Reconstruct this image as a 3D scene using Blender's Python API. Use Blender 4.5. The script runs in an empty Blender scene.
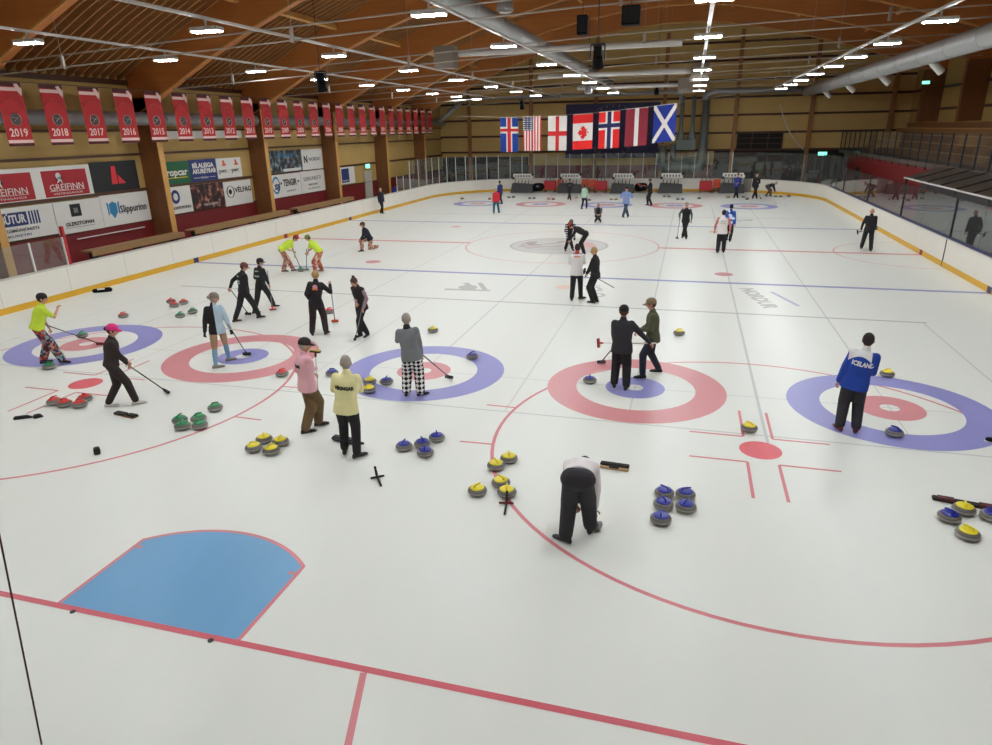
import bpy, bmesh, math, random
from mathutils import Vector, Matrix
R = math.radians
PI = math.pi
random.seed(7)
SC = bpy.context.scene
COL = SC.collection

# ------------------------------------------------------------------ camera
cam_d = bpy.data.cameras.new('camera')
cam = bpy.data.objects.new('camera', cam_d)
COL.objects.link(cam)
CX, CY, CZ = 5.529, -4.75, 5.125
YAW, PITCH, ROLL, FPX = -0.277, 0.349, 0.019, 666.04
fw = Vector((math.sin(YAW) * math.cos(PITCH), math.cos(YAW) * math.cos(PITCH), -math.sin(PITCH)))
rt0 = Vector((math.cos(YAW), -math.sin(YAW), 0))
up0 = rt0.cross(fw)
# image: x = cos*X - sin*Y, y = sin*X + cos*Y  ->  camera axes
rt = rt0 * math.cos(ROLL) - up0 * math.sin(ROLL)
up = rt0 * math.sin(ROLL) + up0 * math.cos(ROLL)
M = Matrix(((rt.x, up.x, -fw.x, CX), (rt.y, up.y, -fw.y, CY), (rt.z, up.z, -fw.z, CZ), (0, 0, 0, 1)))
cam.matrix_world = M
cam_d.sensor_fit = 'HORIZONTAL'
cam_d.sensor_width = 36.0
cam_d.lens = 36.0 * FPX / 992.0
cam_d.clip_start = 0.05
cam_d.clip_end = 300
SC.camera = cam

# ------------------------------------------------------------------ world and exposure
w = bpy.data.worlds.new('hall_air')
SC.world = w
w.use_nodes = True
w.node_tree.nodes['Background'].inputs[0].default_value = (1.0, 0.86, 0.7, 1)
w.node_tree.nodes['Background'].inputs[1].default_value = 0.06
SC.view_settings.view_transform = 'Standard'
SC.view_settings.look = 'None'
SC.view_settings.gamma = 1.0
SC.view_settings.use_curve_mapping = False
SC.view_settings.exposure = 1.27
LAMP_EMIT = 92.0

# ------------------------------------------------------------------ helpers
def srgb(r, g, b):
    def f(c):
        c = c / 255.0
        return c / 12.92 if c <= 0.04045 else ((c + 0.055) / 1.055) ** 2.4
    return (f(r), f(g), f(b), 1.0)

MATS = {}
def mat(name, col, rough=0.6, metal=0.0, noise=0.0, nscale=8.0, emit=0.0, bump=0.0, spec=0.5):
    if name in MATS:
        return MATS[name]
    m = bpy.data.materials.new(name)
    m.use_nodes = True
    nt = m.node_tree
    b = nt.nodes['Principled BSDF']
    b.inputs['Base Color'].default_value = col
    b.inputs['Roughness'].default_value = rough
    b.inputs['Metallic'].default_value = metal
    b.inputs['Specular IOR Level'].default_value = spec
    if noise or bump:
        tc = nt.nodes.new('ShaderNodeTexCoord')
        n = nt.nodes.new('ShaderNodeTexNoise')
        n.inputs['Scale'].default_value = nscale
        n.inputs['Detail'].default_value = 4
        nt.links.new(tc.outputs['Object'], n.inputs['Vector'])
        if noise:
            mx = nt.nodes.new('ShaderNodeMix')
            mx.data_type = 'RGBA'
            c2 = tuple(max(0, min(1, c * (1 - noise))) for c in col[:3]) + (1,)
            c3 = tuple(max(0, min(1, c * (1 + noise))) for c in col[:3]) + (1,)
            mx.inputs[6].default_value = c2
            mx.inputs[7].default_value = c3
            nt.links.new(n.outputs['Fac'], mx.inputs[0])
            nt.links.new(mx.outputs[2], b.inputs['Base Color'])
        if bump:
            bp = nt.nodes.new('ShaderNodeBump')
            bp.inputs['Strength'].default_value = bump
            bp.inputs['Distance'].default_value = 0.01
            nt.links.new(n.outputs['Fac'], bp.inputs['Height'])
            nt.links.new(bp.outputs['Normal'], b.inputs['Normal'])
    if emit:
        b.inputs['Emission Color'].default_value = col
        b.inputs['Emission Strength'].default_value = emit
    MATS[name] = m
    return m

def wood(name, c1, c2, axis=1, rough=0.55, scale=1.0):
    if name in MATS:
        return MATS[name]
    m = bpy.data.materials.new(name)
    m.use_nodes = True
    nt = m.node_tree
    b = nt.nodes['Principled BSDF']
    b.inputs['Roughness'].default_value = rough
    tc = nt.nodes.new('ShaderNodeTexCoord')
    mp = nt.nodes.new('ShaderNodeMapping')
    s = [6.0 * scale] * 3
    s[axis] = 0.35 * scale
    mp.inputs['Scale'].default_value = s
    n = nt.nodes.new('ShaderNodeTexNoise')
    n.inputs['Scale'].default_value = 2.0
    n.inputs['Detail'].default_value = 6
    mx = nt.nodes.new('ShaderNodeMix')
    mx.data_type = 'RGBA'
    mx.inputs[6].default_value = c1
    mx.inputs[7].default_value = c2
    nt.links.new(tc.outputs['Object'], mp.inputs[0])
    nt.links.new(mp.outputs[0], n.inputs['Vector'])
    nt.links.new(n.outputs['Fac'], mx.inputs[0])
    nt.links.new(mx.outputs[2], b.inputs['Base Color'])
    MATS[name] = m
    return m

def ice(name, col, var=0.03):
    """glossy ice surface with the paint seen through it"""
    if name in MATS:
        return MATS[name]
    m = bpy.data.materials.new(name)
    m.use_nodes = True
    nt = m.node_tree
    b = nt.nodes['Principled BSDF']
    tc = nt.nodes.new('ShaderNodeTexCoord')
    mp = nt.nodes.new('ShaderNodeMapping')
    mp.inputs['Scale'].default_value = (1.6, 0.22, 1)
    n1 = nt.nodes.new('ShaderNodeTexNoise')
    n1.inputs['Scale'].default_value = 0.9
    n1.inputs['Detail'].default_value = 6
    nt.links.new(tc.outputs['Object'], mp.inputs[0])
    nt.links.new(mp.outputs[0], n1.inputs['Vector'])
    mx = nt.nodes.new('ShaderNodeMix')
    mx.data_type = 'RGBA'
    mx.inputs[6].default_value = tuple(c * (1 - var * 2) for c in col[:3]) + (1,)
    mx.inputs[7].default_value = tuple(min(1, c * (1 + var)) for c in col[:3]) + (1,)
    nt.links.new(n1.outputs['Fac'], mx.inputs[0])
    nt.links.new(mx.outputs[2], b.inputs['Base Color'])
    mr = nt.nodes.new('ShaderNodeMapRange')
    mr.inputs[1].default_value = 0.3
    mr.inputs[2].default_value = 0.7
    mr.inputs[3].default_value = 0.30
    mr.inputs[4].default_value = 0.36
    nt.links.new(n1.outputs['Fac'], mr.inputs[0])
    nt.links.new(mr.outputs[0], b.inputs['Roughness'])
    n2 = nt.nodes.new('ShaderNodeTexNoise')
    n2.inputs['Scale'].default_value = 30
    n2.inputs['Detail'].default_value = 3
    nt.links.new(tc.outputs['Object'], n2.inputs['Vector'])
    bp = nt.nodes.new('ShaderNodeBump')
    bp.inputs['Strength'].default_value = 0.04
    bp.inputs['Distance'].default_value = 0.01
    nt.links.new(n2.outputs['Fac'], bp.inputs['Height'])
    nt.links.new(bp.outputs['Normal'], b.inputs['Normal'])
    b.inputs['Specular IOR Level'].default_value = 0.24
    MATS[name] = m
    return m

def glass(name, tint=(0.9, 0.95, 0.94, 1), alpha=0.035, rough=0.02):
    if name in MATS:
        return MATS[name]
    m = bpy.data.materials.new(name)
    m.use_nodes = True
    nt = m.node_tree
    nt.nodes.remove(nt.nodes['Principled BSDF'])
    out = nt.nodes['Material Output']
    tr = nt.nodes.new('ShaderNodeBsdfTransparent')
    tr.inputs[0].default_value = tint
    gl = nt.nodes.new('ShaderNodeBsdfGlossy')
    gl.inputs['Roughness'].default_value = rough
    df = nt.nodes.new('ShaderNodeBsdfDiffuse')
    df.inputs[0].default_value = (0.5, 0.52, 0.5, 1)
    fr = nt.nodes.new('ShaderNodeFresnel')
    ge = nt.nodes.new('ShaderNodeNewGeometry')
    ior = nt.nodes.new('ShaderNodeMapRange')
    ior.inputs[3].default_value = 1.6
    ior.inputs[4].default_value = 1 / 1.6
    nt.links.new(ge.outputs['Backfacing'], ior.inputs[0])
    nt.links.new(ior.outputs[0], fr.inputs[0])
    m1 = nt.nodes.new('ShaderNodeMixShader')
    m1.inputs[0].default_value = alpha
    nt.links.new(tr.outputs[0], m1.inputs[1])
    nt.links.new(df.outputs[0], m1.inputs[2])
    m2 = nt.nodes.new('ShaderNodeMixShader')
    nt.links.new(fr.outputs[0], m2.inputs[0])
    nt.links.new(m1.outputs[0], m2.inputs[1])
    nt.links.new(gl.outputs[0], m2.inputs[2])
    nt.links.new(m2.outputs[0], out.inputs[0])
    MATS[name] = m
    return m

class MB:
    """collects geometry for one mesh"""
    def __init__(s):
        s.v, s.f, s.m = [], [], []
    def add(s, vs, fs, mi=0):
        o = len(s.v)
        s.v += [tuple(v) for v in vs]
        s.f += [tuple(i + o for i in f) for f in fs]
        s.m += [mi] * len(fs)
    def box(s, x0, y0, z0, x1, y1, z1, mi=0):
        s.add([(x0, y0, z0), (x1, y0, z0), (x1, y1, z0), (x0, y1, z0), (x0, y0, z1), (x1, y0, z1), (x1, y1, z1), (x0, y1, z1)],
              [(0, 3, 2, 1), (4, 5, 6, 7), (0, 1, 5, 4), (1, 2, 6, 5), (2, 3, 7, 6), (3, 0, 4, 7)], mi)
    def bar(s, a, b, w, h, mi=0, upv=(0, 0, 1)):
        a, b = Vector(a), Vector(b)
        d = (b - a).normalized()
        u = Vector(upv)
        r = d.cross(u)
        if r.length < 1e-4:
            r = Vector((1, 0, 0))
        r.normalize()
        u = r.cross(d)
        r, u = r * w / 2, u * h / 2
        vs = [a - r - u, a + r - u, a + r + u, a - r + u, b - r - u, b + r - u, b + r + u, b - r + u]
        s.add(vs, [(0, 3, 2, 1), (4, 5, 6, 7), (0, 1, 5, 4), (1, 2, 6, 5), (2, 3, 7, 6), (3, 0, 4, 7)], mi)
    def tube(s, pts, r, n=10, mi=0, caps=True):
        pts = [Vector(p) for p in pts]
        rs = r if isinstance(r, (list, tuple)) else [r] * len(pts)
        prev = None
        rings = []
        for i, p in enumerate(pts):
            d = (pts[min(i + 1, len(pts) - 1)] - pts[max(i - 1, 0)]).normalized()
            if prev is None:
                x = d.orthogonal().normalized()
            else:
                x = (prev - d * prev.dot(d)).normalized()
            prev = x
            y = d.cross(x)
            rings.append([p + (x * math.cos(2 * PI * k / n) + y * math.sin(2 * PI * k / n)) * rs[i] for k in range(n)])
        s.rings(rings, mi, caps)
    def rings(s, rings, mi=0, caps=True):
        n = len(rings[0])
        vs = [v for r in rings for v in r]
        fs = []
        for i in range(len(rings) - 1):
            for k in range(n):
                a, b = i * n + k, i * n + (k + 1) % n
                fs.append((a, b, b + n, a + n))
        if caps:
            fs.append(tuple(range(n - 1, -1, -1)))
            o = (len(rings) - 1) * n
            fs.append(tuple(range(o, o + n)))
        s.add(vs, fs, mi)
    def cap(s, a, b, ra, rb, n=12, flat=1.0, wide=None):
        """tapered capsule; flat squeezes it across `wide`"""
        a, b = Vector(a), Vector(b)
        d = (b - a)
        L = d.length
        d = d.normalized() if L > 1e-6 else Vector((0, 0, 1))
        if wide is not None:
            x = Vector(wide)
            x = (x - d * x.dot(d)).normalized()
        else:
            x = d.orthogonal().normalized()
        y = d.cross(x)
        rings = []
        def ring(c, r):
            rings.append([c + (x * math.cos(2 * PI * k / n) + y * math.sin(2 * PI * k / n) * flat) * r for k in range(n)])
        for t in (80, 50, 25):
            ring(a - d * ra * math.sin(R(t)), ra * math.cos(R(t)))
        ring(a, ra)
        ring((a + b) / 2, (ra + rb) / 2)
        ring(b, rb)
        for t in (25, 50, 80):
            ring(b + d * rb * math.sin(R(t)), rb * math.cos(R(t)))
        s.rings(rings)
    def ball(s, c, rx, ry, rz, mat3=None, nu=16, nv=10, mi=0, fn=None):
        c = Vector(c)
        rings = []
        for j in range(1, nv):
            t = PI * j / nv
            row = []
            for k in range(nu):
                a = 2 * PI * k / nu
                v = Vector((rx * math.sin(t) * math.cos(a), ry * math.sin(t) * math.sin(a), -rz * math.cos(t)))
                if fn:
                    v = fn(v)
                if mat3 is not None:
                    v = mat3 @ v
                row.append(c + v)
            rings.append(row)
        s.rings(rings, mi)
    def lathe(s, prof, n=24, c=(0, 0, 0), mi=0, caps=True):
        c = Vector(c)
        rings = [[c + Vector((r * math.cos(2 * PI * k / n), r * math.sin(2 * PI * k / n), z)) for k in range(n)] for r, z in prof]
        s.rings(rings, mi, caps)
    def prism(s, poly, z0, z1, mi=0):
        n = len(poly)
        vs = [(x, y, z0) for x, y in poly] + [(x, y, z1) for x, y in poly]
        fs = [tuple(range(n - 1, -1, -1)), tuple(range(n, 2 * n))]
        fs += [(i, (i + 1) % n, (i + 1) % n + n, i + n) for i in range(n)]
        s.add(vs, fs, mi)
    def build(s, name, mats, parent=None, smooth=False, loc=None, rotz=None, bevel=0):
        me = bpy.data.meshes.new(name)
        me.from_pydata(s.v, [], s.f)
        if not isinstance(mats, (list, tuple)):
            mats = [mats]
        for m in mats:
            me.materials.append(m)
        if len(mats) > 1:
            me.polygons.foreach_set('material_index', s.m)
        if smooth:
            me.polygons.foreach_set('use_smooth', [True] * len(me.polygons))
        me.update()
        bm = bmesh.new()
        bm.from_mesh(me)
        bmesh.ops.recalc_face_normals(bm, faces=bm.faces)
        if bevel:
            bmesh.ops.bevel(bm, geom=list(bm.edges), offset=bevel, segments=2, affect='EDGES', clamp_overlap=True)
        bm.to_mesh(me)
        bm.free()
        o = bpy.data.objects.new(name, me)
        COL.objects.link(o)
        if parent:
            o.parent = parent
        if loc is not None:
            o.location = loc
        if rotz is not None:
            o.rotation_euler = (0, 0, rotz)
        return o

def empty(name, loc=(0, 0, 0), rz=0.0):
    o = bpy.data.objects.new(name, None)
    o.empty_display_size = 0.2
    COL.objects.link(o)
    o.location = loc
    o.rotation_euler = (0, 0, rz)
    return o

def tag(o, label=None, cat=None, group=None, kind=None):
    if label: o['label'] = label
    if cat: o['category'] = cat
    if group: o['group'] = group
    if kind: o['kind'] = kind
    return o

def copy_tree(o, parent=None):
    c = o.copy()
    COL.objects.link(c)
    if parent:
        c.parent = parent
    for ch in list(o.children):
        copy_tree(ch, c)
    return c

def text_mesh(txt, size, depth=0.004, bold=0.0, width=None, shear=0.0, align='CENTER'):
    """returns verts, faces of a text lying in XY, centred"""
    cu = bpy.data.curves.new('lettering', 'FONT')
    cu.body = txt
    cu.size = size
    cu.extrude = depth / 2
    cu.offset = bold
    cu.shear = shear
    cu.align_x = align
    cu.align_y = 'CENTER'
    cu.resolution_u = 2
    o = bpy.data.objects.new('lettering', cu)
    COL.objects.link(o)
    dg = bpy.context.evaluated_depsgraph_get()
    me = bpy.data.meshes.new_from_object(o.evaluated_get(dg))
    vs = [Vector(v.co) for v in me.vertices]
    fs = [tuple(p.vertices) for p in me.polygons]
    bpy.data.objects.remove(o)
    bpy.data.curves.remove(cu)
    bpy.data.meshes.remove(me)
    if width and vs:
        x0, x1 = min(v.x for v in vs), max(v.x for v in vs)
        k = width / max(1e-6, x1 - x0)
        xm = (x0 + x1) / 2 if align == 'CENTER' else x0
        for v in vs:
            v.x = (v.x - xm) * k
    return vs, fs

# ------------------------------------------------------------------ materials
WHITE = mat('white_paint', srgb(225, 222, 214), 0.5)
BOARD = mat('rink_board_white', srgb(226, 222, 212), 0.35, noise=0.04, nscale=1.2)
YELLOW = mat('kick_plate_yellow', srgb(214, 165, 38), 0.45, noise=0.08, nscale=2)
DKBLUE = mat('dark_blue_rail', srgb(40, 44, 96), 0.4)
BLACK = mat('black_plastic', srgb(10, 9, 10), 0.7, spec=0.15)
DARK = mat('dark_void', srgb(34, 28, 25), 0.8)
REDW = mat('dark_red_panel', srgb(122, 30, 32), 0.5, noise=0.12, nscale=1.5)
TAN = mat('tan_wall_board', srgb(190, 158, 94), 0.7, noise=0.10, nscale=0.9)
BATTEN = wood('dark_batten', srgb(96, 58, 34), srgb(70, 42, 26), 0)
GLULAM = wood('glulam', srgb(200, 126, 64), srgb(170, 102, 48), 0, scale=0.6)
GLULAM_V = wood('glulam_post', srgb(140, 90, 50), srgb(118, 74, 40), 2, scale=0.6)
EDGE = wood('pale_timber_edge', srgb(214, 164, 92), srgb(196, 146, 80), 0)
JOIST = wood('joist_timber', srgb(172, 122, 72), srgb(150, 102, 58), 0)
TAN_B = mat('tan_end_wall_brightened', srgb(216, 180, 112), 0.7, noise=0.10, nscale=0.9)  # wall tan lightened: light lacking at the far end put into the colour
DECK = wood('roof_deck', srgb(120, 82, 48), srgb(100, 66, 40), 1)
BENCH = wood('bench_timber', srgb(178, 142, 96), srgb(156, 120, 78), 1)
STEEL = mat('galvanised_steel', srgb(168, 170, 170), 0.45, metal=0.25, noise=0.08, nscale=3)
DUCTGREY = mat('duct_grey_green', srgb(128, 140, 136), 0.5, metal=0.3, noise=0.08, nscale=2)
WMETAL = mat('white_metal', srgb(205, 203, 198), 0.45)
DMETAL = mat('dark_metal', srgb(52, 52, 56), 0.5, metal=0.3)
ROD = mat('tie_rod_metal', srgb(176, 168, 156), 0.45, metal=0.3)
LED = mat('lamp_diffuser', (0.94, 0.98, 1.0, 1), 0.5, emit=LAMP_EMIT)
REDP = mat('red_plastic', srgb(176, 34, 40), 0.5)
ORANGE = mat('orange_plastic', srgb(214, 84, 44), 0.5)
BLUE_T = mat('royal_blue', srgb(32, 58, 150), 0.6)
GLASS = glass('rink_glass')
GLASS_D = glass('side_glass', (0.9, 0.93, 0.93, 1), 0.02, 0.01)
ICE = ice('ice_surface', srgb(227, 229, 222), 0.02)
I_RED = ice('ice_red_paint', srgb(212, 142, 146), 0.06)
I_REDL = ice('ice_red_line', srgb(216, 132, 138), 0.10)
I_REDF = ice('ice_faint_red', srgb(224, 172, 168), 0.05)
I_BLUE = ice('ice_blue_ring', srgb(146, 146, 204), 0.07)
I_BLUEL = ice('ice_blue_line', srgb(140, 144, 190), 0.05)
I_CREASE = ice('ice_crease_blue', srgb(112, 166, 208), 0.08)
I_GREY = ice('ice_grey_line', srgb(196, 199, 196), 0.03)
I_FAINT = ice('ice_faint_divider', srgb(210, 212, 208), 0.03)
I_GREYD = ice('ice_dark_line', srgb(168, 170, 168), 0.04)
I_LOGOD = ice('ice_logo_dark', srgb(158, 156, 154), 0.06)
I_LOGO = ice('ice_logo_grey', srgb(184, 183, 180), 0.05)
I_LOGOF = ice('ice_logo_faint', srgb(206, 206, 202), 0.05)
# ------------------------------------------------------------------ rink outline
XL, XR, YN, YF, CR = -14.62, 14.95, -3.95, 55.2, 8.0
def outline(off=0.0, step=6):
    """rounded rectangle of the boards, grown outwards by off"""
    pts = []
    r = CR + off
    for cx, cy, a0 in ((XR - CR, YF - CR, 90), (XL + CR, YF - CR, 180), (XL + CR, YN + CR, 270), (XR - CR, YN + CR, 360)):
        for k in range(0, 91, step):
            a = R(a0 + k - 90 + 0)
            pts.append((cx + r * math.cos(a), cy + r * math.sin(a)))
    return pts
def strip(mb, off0, off1, z0, z1, mi=0):
    a, b = outline(off0), outline(off1)
    n = len(a)
    vs = [(x, y, z0) for x, y in a] + [(x, y, z0) for x, y in b] + [(x, y, z1) for x, y in a] + [(x, y, z1) for x, y in b]
    fs = []
    for i in range(n):
        j = (i + 1) % n
        fs += [(i, j, j + 2 * n, i + 2 * n), (i + n, i + 3 * n, j + 3 * n, j + n), (i + 2 * n, j + 2 * n, j + 3 * n, i + 3 * n), (i, i + n, j + n, j)]
    mb.add(vs, fs, mi)

# floor slab
m = MB(); m.box(-18.3, -12, -0.3, 26, 61, -0.06)
floor = m.build('floor', mat('concrete_floor', srgb(92, 84, 78), 0.8, noise=0.1)); tag(floor, kind='structure')
m = MB(); m.prism(outline(0.02), -0.06, 0.0)
icef = m.build('floor_ice', ICE); tag(icef, 'white rink ice', kind='structure')

# ------------------------------------------------------------------ markings under the ice
def poly_part(name, polys, material, label=None, z=0.0012):
    m = MB()
    for p in polys:
        n = len(p)
        m.add([(x, y, z) for x, y in p], [tuple(range(n))])
    o = m.build(name, material, icef)
    for p in o.data.polygons:
        if p.normal.z < 0:
            p.flip()
    if label: o['label'] = label
    return o
def ring_polys(cx, cy, r0, r1, a0=0, a1=360, n=72):
    out = []
    for k in range(n):
        t0, t1 = R(a0 + (a1 - a0) * k / n), R(a0 + (a1 - a0) * (k + 1) / n)
        q = [(cx + r * math.cos(t), cy + r * math.sin(t)) for r, t in ((r0, t0), (r1, t0), (r1, t1), (r0, t1))]
        if r0 == 0: q = q[1:]
        out.append(q)
    return out
def rect(x0, y0, x1, y1):
    return [[(x0, y0), (x1, y0), (x1, y1), (x0, y1)]]
def seg2(x0, y0, x1, y1, w):
    d = Vector((x1 - x0, y1 - y0)).normalized()
    n = Vector((-d.y, d.x)) * w / 2
    return [[(x0 - n.x, y0 - n.y), (x1 - n.x, y1 - n.y), (x1 + n.x, y1 + n.y), (x0 + n.x, y0 + n.y)]]

HX = [-9.51, -4.73, 0.04, 4.77, 9.56]
TEE, TEE2 = 8.55, 44.05
for i, x in enumerate(HX):
    outer, inner = (I_BLUE, I_RED) if i % 2 == 0 else (I_RED, I_BLUE)
    on, inn = ('blue', 'red') if i % 2 == 0 else ('red', 'blue')
    for ty, nm in ((TEE, 'near'), (TEE2, 'far')):
        poly_part('house_outer_ring', ring_polys(x, ty, 1.22, 1.83), outer, on + ' outer ring', 0.0020)
        poly_part('house_inner_ring', ring_polys(x, ty, 0.17, 0.61), inner, inn + ' inner ring', 0.0020)
# grey lines of the curling sheets
g = []
for x in HX:
    g += rect(x - 0.02, TEE + 1.83, x + 0.02, TEE2 - 1.83)
    g += rect(x - 0.01, TEE - 1.83, x + 0.01, TEE + 1.83)
poly_part('sheet_centre_line', g, I_GREY, z=0.0010)
g = []
for k in range(-1, 5):
    x = (HX[0] - 2.39) if k < 0 else (HX[k] + 2.39)
    g += rect(x - 0.02, TEE - 1.8, x + 0.02, TEE + 6.62)
    g += rect(x - 0.02, TEE2 - 6.5, x + 0.02, TEE2 + 1.8)
poly_part('sheet_divider_line', g, I_FAINT, z=0.0011)
poly_part('sheet_divider_line', rect(7.15, TEE - 2.2, 7.20, TEE2 - 2) + rect(11.93, TEE + 1, 11.96, TEE + 6.6), I_GREY, z=0.0012)
poly_part('hog_line', rect(-12.0, TEE + 6.57, 12.05, TEE + 6.66) + rect(-12, TEE2 - 6.45, 12.05, TEE2 - 6.36), I_GREYD, z=0.0014)
poly_part('tee_line', rect(-12.0, TEE - 0.012, 12.05, TEE + 0.012) + rect(-12, TEE2 - .02, 12.05, TEE2 + .02), I_GREY, z=0.0013)
poly_part('back_line', rect(-12.0, TEE - 1.87, 12.05, TEE - 1.83) + rect(-12, TEE2 + 1.84, 12, TEE2 + 1.88), I_GREY, z=0.0013)
# hockey lines
for nm, y, c in (('blue_line', 19.3, I_BLUEL), ('blue_line', 33.55, I_BLUEL)):
    poly_part(nm, rect(XL + 0.01, y - 0.12, XR - 0.01, y + 0.12), c, z=0.0018)
poly_part('centre_red_line', rect(XL + 0.01, 26.13, -4.5, 26.40) + rect(4.5, 26.13, XR - 0.01, 26.40), I_REDL, z=0.0018)
poly_part('goal_line', rect(-14.0, -0.035, 14.3, 0.045), ice('ice_goal_line', srgb(214, 104, 116), 0.08), z=0.0024)
poly_part('goal_line', rect(-13.9, 52.2, 14.2, 52.26), I_REDF, z=0.0018)
poly_part('restricted_area_line', seg2(2.74, -0.04, 3.3, -1.9, 0.07) + seg2(-3.2, -0.04, -3.9, -3.5, 0.06), I_REDL, z=0.0018)
poly_part('centre_circle', ring_polys(0, 26.27, 4.42, 4.5), I_REDF, z=0.0016)
poly_part('referee_crease', [p for p in ring_polys(XR - 0.1, 26.3, 3.1, 3.17, 92, 268, 40)], I_REDF, z=0.0016)
FX, FY = 7.03, 6.1
for sx in (-1, 1):
    poly_part('faceoff_circle', ring_polys(sx * FX, FY, 4.475, 4.535, n=96), I_REDL, z=0.0016)
    poly_part('faceoff_circle', ring_polys(sx * FX, 46.4, 4.46, 4.52), I_REDF, z=0.0015)
    poly_part('faceoff_spot', ring_polys(sx * FX, FY, 0, 0.34, n=40), ice('ice_spot_red', srgb(222, 104, 112), 0.05), z=0.0019)
    poly_part('neutral_spot', ring_polys(sx * FX, 20.8, 0, 0.33, n=32), I_RED, z=0.0019)
    poly_part('neutral_spot', ring_polys(sx * FX, 31.7, 0, 0.30, n=32), I_REDF, z=0.0019)
    g = []
    for a in (-1, 1):
        for b in (-1, 1):
            g += seg2(sx * FX + a * 0.24, FY + b * 0.49, sx * FX + a * 1.15, FY + b * 0.49, 0.05)
            g += seg2(sx * FX + a * 0.24, FY + b * 0.49, sx * FX + a * 0.24, FY + b * 1.66, 0.05)
        for b in (-1, 1):
            g += seg2(sx * FX + a * 4.4, FY + b * 0.83, sx * FX + a * 5.03, FY + b * 0.85, 0.05)
    poly_part('hash_marks', g, I_REDL, z=0.0022)
    g = []
    for b in (-1, 1):
        g += seg2(sx * FX + .3, 46.4 + b * 0.3, sx * FX + 1.3, 46.4 + b * .3, .06) + seg2(sx * FX - .3, 46.4 + b * 0.3, sx * FX - 1.3, 46.4 + b * .3, .06)
    poly_part('hash_marks', g, I_REDF, z=0.0022)
# goal crease
arc = [(1.84 * math.cos(R(a)), 1.84 * math.sin(R(a))) for a in range(48, 133, 4)]
cr = [(-1.22, 0.0), (1.22, 0.0)] + arc
poly_part('goal_crease', [cr], I_CREASE, 'blue goal crease', 0.0014)
g = seg2(-1.22, 0, -1.22, 1.37, 0.05) + seg2(1.22, 0, 1.22, 1.37, 0.05) + ring_polys(0, 0, 1.81, 1.86, 48, 132, 30)
g += seg2(-1.22, 1.22, -1.10, 1.22, .05) + seg2(1.22, 1.22, 1.10, 1.22, .05)
poly_part('crease_outline', g, I_REDL, z=0.0021)
for x in (-0.93, 0.93):
    m = MB(); m.lathe([(0.032, -0.002), (0.032, 0.006), (0.02, 0.007)], 16, (x, -0.04, 0))
    o = m.build('goal_post_socket', DMETAL, icef)
    o['label'] = 'small dark goal post hole in the goal line'
# logos frozen in the ice
poly_part('centre_emblem', ring_polys(-0.1, 26.2, 2.18, 2.3) + ring_polys(-0.1, 26.2, 1.62, 1.68), I_LOGO, 'grey round club emblem', 0.0013)
poly_part('centre_emblem_field', ring_polys(-0.1, 26.2, 0, 2.18), I_LOGOF, z=0.0011)
g = []
for k in range(3):
    g += ring_polys(-0.5, 26.3, 0.5 + 0.38 * k, 0.68 + 0.38 * k, 170 - 20 * k, 330, 14)
for n_, g2 in enumerate((g, ring_polys(-1.3, 26.6, .1, .5, 90, 300, 12), ring_polys(.1, 27.1, .2, .45, 30, 200, 12), seg2(-1.9, 25.6, -.2, 26.9, .16), seg2(-1.5, 25.3, .4, 26.4, .12))):
    poly_part('centre_emblem_swirl', g2, I_LOGOD if n_ else I_LOGO, z=0.0014 + .0001 * n_)
poly_part('centre_emblem_red', ring_polys(0.9, 26.4, 0.3, 0.7, -60, 90, 14) + ring_polys(-1.2, 25.7, 0.1, 0.35, 0, 200, 12), I_REDF, z=0.0021)
def ice_text(txt, size, x, y, rot, material, sx=1.0):
    vs, fs = text_mesh(txt, size, 0.0004, .03)
    m = MB()
    c, s = math.cos(rot), math.sin(rot)
    m.add([(x + (v.x * c - v.y * s) * 1.0, y + (v.x * s + v.y * c), 0.0014 + v.z) for v in vs], fs)
    return m.build('ice_lettering', material, icef)
ice_text('IGLO', 0.75, 2.75, 17.2, R(-75), I_LOGO)
ice_text('NORDUR', 0.62, 7.9, 17.3, R(-78), I_LOGO)
ice_text('HF', 0.9, 8.85, 36.6, R(20), I_LOGO)
for n_, g in enumerate((ring_polys(-1.6, 16.95, 0.0, 0.34, n=16), seg2(-2.3, 16.5, -0.7, 16.6, .22), seg2(-1.9, 17.6, -1.3, 16.7, .2), seg2(-1.4, 17.7, -0.9, 16.7, .18))):
    poly_part('ice_emblem', g, I_LOGO, z=0.0012 + .0001 * n_)
poly_part('ice_blue_emblem', seg2(8.4, 18.2, 9.0, 16.4, .12), ice('ice_faint_blue', srgb(176, 180, 205)), z=0.0013)
poly_part('ice_red_emblem', ring_polys(1.7, 17.6, 0, 0.33, n=20), ice('ice_faint_orange', srgb(232, 206, 192)), z=0.0013)

# ------------------------------------------------------------------ boards
m = MB()
strip(m, 0.0, 0.12, 0.2, 1.02, 0)
boards = m.build('wall_boards', BOARD); tag(boards, 'white dasher boards', kind='structure')
m = MB(); strip(m, -0.012, 0.11, -0.02, 0.2)
m.build('kick_plate', YELLOW, boards)['label'] = 'yellow kick plate'
m = MB(); strip(m, -0.02, 0.14, 1.02, 1.065)
m.build('cap_rail', mat('cap_rail_white', srgb(196, 190, 180), .4), boards)
m = MB(); m.box(XR - 0.03, YN + CR, 1.06, XR + 0.15, YF - CR, 1.10)
m.build('blue_cap_rail', DKBLUE, boards)['label'] = 'dark blue cap on the right side'
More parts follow.
